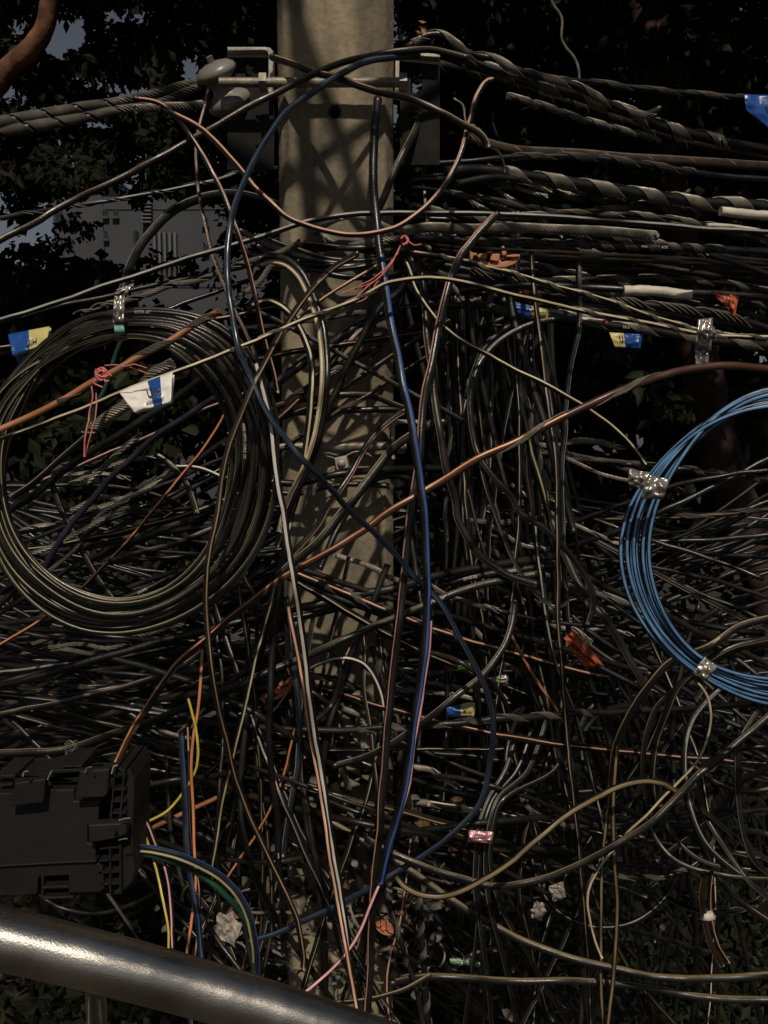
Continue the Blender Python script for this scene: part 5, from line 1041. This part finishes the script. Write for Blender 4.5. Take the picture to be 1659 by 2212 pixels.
GAPS = [(128, 88, 42, 48), (168, 60, 20, 40), (245, 28, 30, 22), (290, 195, 58, 20), (415, 150, 34, 34), (300, 35, 14, 16), (30, 60, 22, 30), (20, 190, 20, 16), (150, 345, 20, 36), (128, 300, 12, 20), (215, 265, 45, 14),
        (265, 500, 62, 78), (350, 470, 62, 52), (420, 505, 60, 50), (100, 460, 16, 14), (330, 270, 30, 12), (350, 620, 40, 22), (470, 330, 14, 24), (560, 345, 14, 10)]
GAPR = [(905, 178, 17, 26), (935, 198, 18, 16), (960, 270, 14, 14), (1010, 240, 12, 20), (1000, 300, 22, 14), (1330, 40, 9, 14), (1170, 128, 9, 9), (1130, 240, 12, 12), (1000, 80, 8, 14), (1395, 170, 7, 8), (263, 955, 26, 12), (1370, 945, 34, 22), (1130, 280, 12, 10)]
tree('leafy tree whose orange brown limb leans in above the wrapped lines', (-3.4, 3.6, 0),
     [('trunk', '-360,2300 -330,1500 -280,900 -190,500 -110,300 -40,218', (3.7, 3.4), (150, 60)), ('limb', '-60,235 -20,195 20,150 60,112 92,70 105,20 106,-40 118,-160', (3.4, 3.2), (46, 30)), 
      ('twig', '520,135 480,148 440,170 415,200', 4.6, (9, 3)), ('twig', '330,30 390,60 450,120 520,150 600,160', 4.6, (6, 14)), ('twig', '0,300 120,250 200,245 260,290', 4.4, (10, 3)), ('twig', '200,420 150,380 140,320 110,260', 4.4, (6, 4))],
     [(30000, (-80, 660), (-60, 400), (4.2, 6.2), .055, GAPS, 330, 24, dict()), (2600, (0, 620), (390, 640), (5, 6.5), .055, GAPS, 50, 18, dict()), (9000, (470, 700), (-60, 420), (4.2, 6.5), .07, GAPS[4:5] + GAPS[-2:], 60, 34, dict())], BARK, [LEAF, LEAF2])
tree('dense dark bushy tree behind the upper rim of the big coil', (-3.0, 7.0, 0),
     [('trunk', '60,2000 50,1400 70,900 90,640', 7.0, (60, 30))],
     [(9000, (-80, 175), (600, 960), (5.5, 7.5), .13, GAPS[11:12], 90, 42, dict(mi=0)), (5000, (150, 640), (690, 1060), (5.0, 6.5), .12, [(263, 955, 26, 14)], 70, 40, dict(mi=1))], BARK2, [LEAF, LEAF2])
tree('big dark tree with a reddish trunk filling the side above the blue striped coil', (at(1560, 900, 3.9).x, 3.9, 0),
     [('trunk', '1760,2500 1720,1800 1690,1400 1645,1220 1590,1090 1545,950 1515,800 1490,640 1450,430 1420,250 1400,60 1380,-120', (3.7, 3.9, 4.4), (150, 95, 60)), ('limb', '1490,640 1560,480 1660,330 1800,200', (4.2, 4.6), (30, 12)), ('limb', '1450,430 1330,330 1200,300 1040,330 960,380', (4.5, 4.8), (26, 8)), ('twig', '1010,210 1040,250 1060,330', 4.8, (12, 6)), ('twig', '1010,130 985,230 940,320', 4.7, (8, 14))],
     [(34000, (860, 1760), (-60, 640), (4.3, 6.5), .085, GAPR, 330, 36, dict(mi=0)), (9000, (880, 1760), (560, 1150), (4.3, 6.5), .13, GAPR[-3:], 120, 45, dict(mi=0)), (5000, (590, 900), (400, 1100), (4.3, 6.5), .11, [(900, 865, 9, 20)], 60, 36, dict(mi=0)), (900, (1000, 1750), (60, 900), (3.3, 4.0), .06, GAPR, 40, 22, dict(mi=1))], BARK2, [LEAF, LEAF2])
# unseen crown added overhead to keep the lamp off everything behind
can = MB()
for k in range(26000):
    y = rt.uniform(2.0, 9.5); x = rt.uniform(-5.5, 6.0)
    if -2.3 < x < -.85 and y < 3.5: continue  # gap left so the light still reaches the limb
    q = Vector((x, y, 4.95 + .50 * y + rt.uniform(0, .5))); s = rt.uniform(.12, .26); b = len(can.v)
    d = Vector((rt.uniform(-1, 1), rt.uniform(-1, 1), rt.uniform(-.5, .1))).normalized(); nn = Vector((rt.uniform(-.5, .5), rt.uniform(-.5, .2), 1)).normalized(); w_ = d.cross(nn).normalized() * s * .33
    can.v += [q, q + d * s * .45 + w_, q + d * s, q + d * s * .45 - w_]; can.f.append((b, b + 1, b + 2, b + 3)); can.m.append(0); can.sm.append(False)
ot = empty('tree', 'unseen overhead crown added to shade everything behind the cables', 'tree', (-3.6, 5.5, 0), 'trees behind the tangle')
child('crown', can.mesh('crown'), LEAF, ot); child('trunk', limb('-900,2300 -860,1200 -700,400 -500,-100', (5.5, 5.2), (140, 90)), BARK2, ot)
mb = MB()
leaves(mb, 24000, (-150, 1800), (1050, 2300), (3.6, 6.0), .085, [], 300, 60, mi=0)
leaves(mb, 2600, (820, 1150), (1100, 2000), (2.6, 3.4), .05, [], 50, 36, mi=1)
leaves(mb, 1500, (1050, 1650), (1800, 2250), (2.6, 3.4), .05, [], 30, 36, mi=1)
leaves(mb, 700, (480, 640), (1650, 1900), (2.3, 2.9), .05, [], 12, 26, mi=1)
link('undergrowth', mb.mesh('undergrowth'), [LEAF, LEAF2], None, 'dark mass of shrubs and weeds behind and below the cables', 'undergrowth', None, 'stuff')
yl = empty('leaf_sprig', 'small yellow leaf sprig above the uppermost twisted line', 'leaf', at(918, 60, 1.8))
mb = MB(); leaves(mb, 14, (908, 928), (44, 74), (1.8, 1.82), .012, [], 6, 5); child('foliage', mb.mesh('s'), mat('yellow_leaf', (.20, .09, .015), .6), yl)
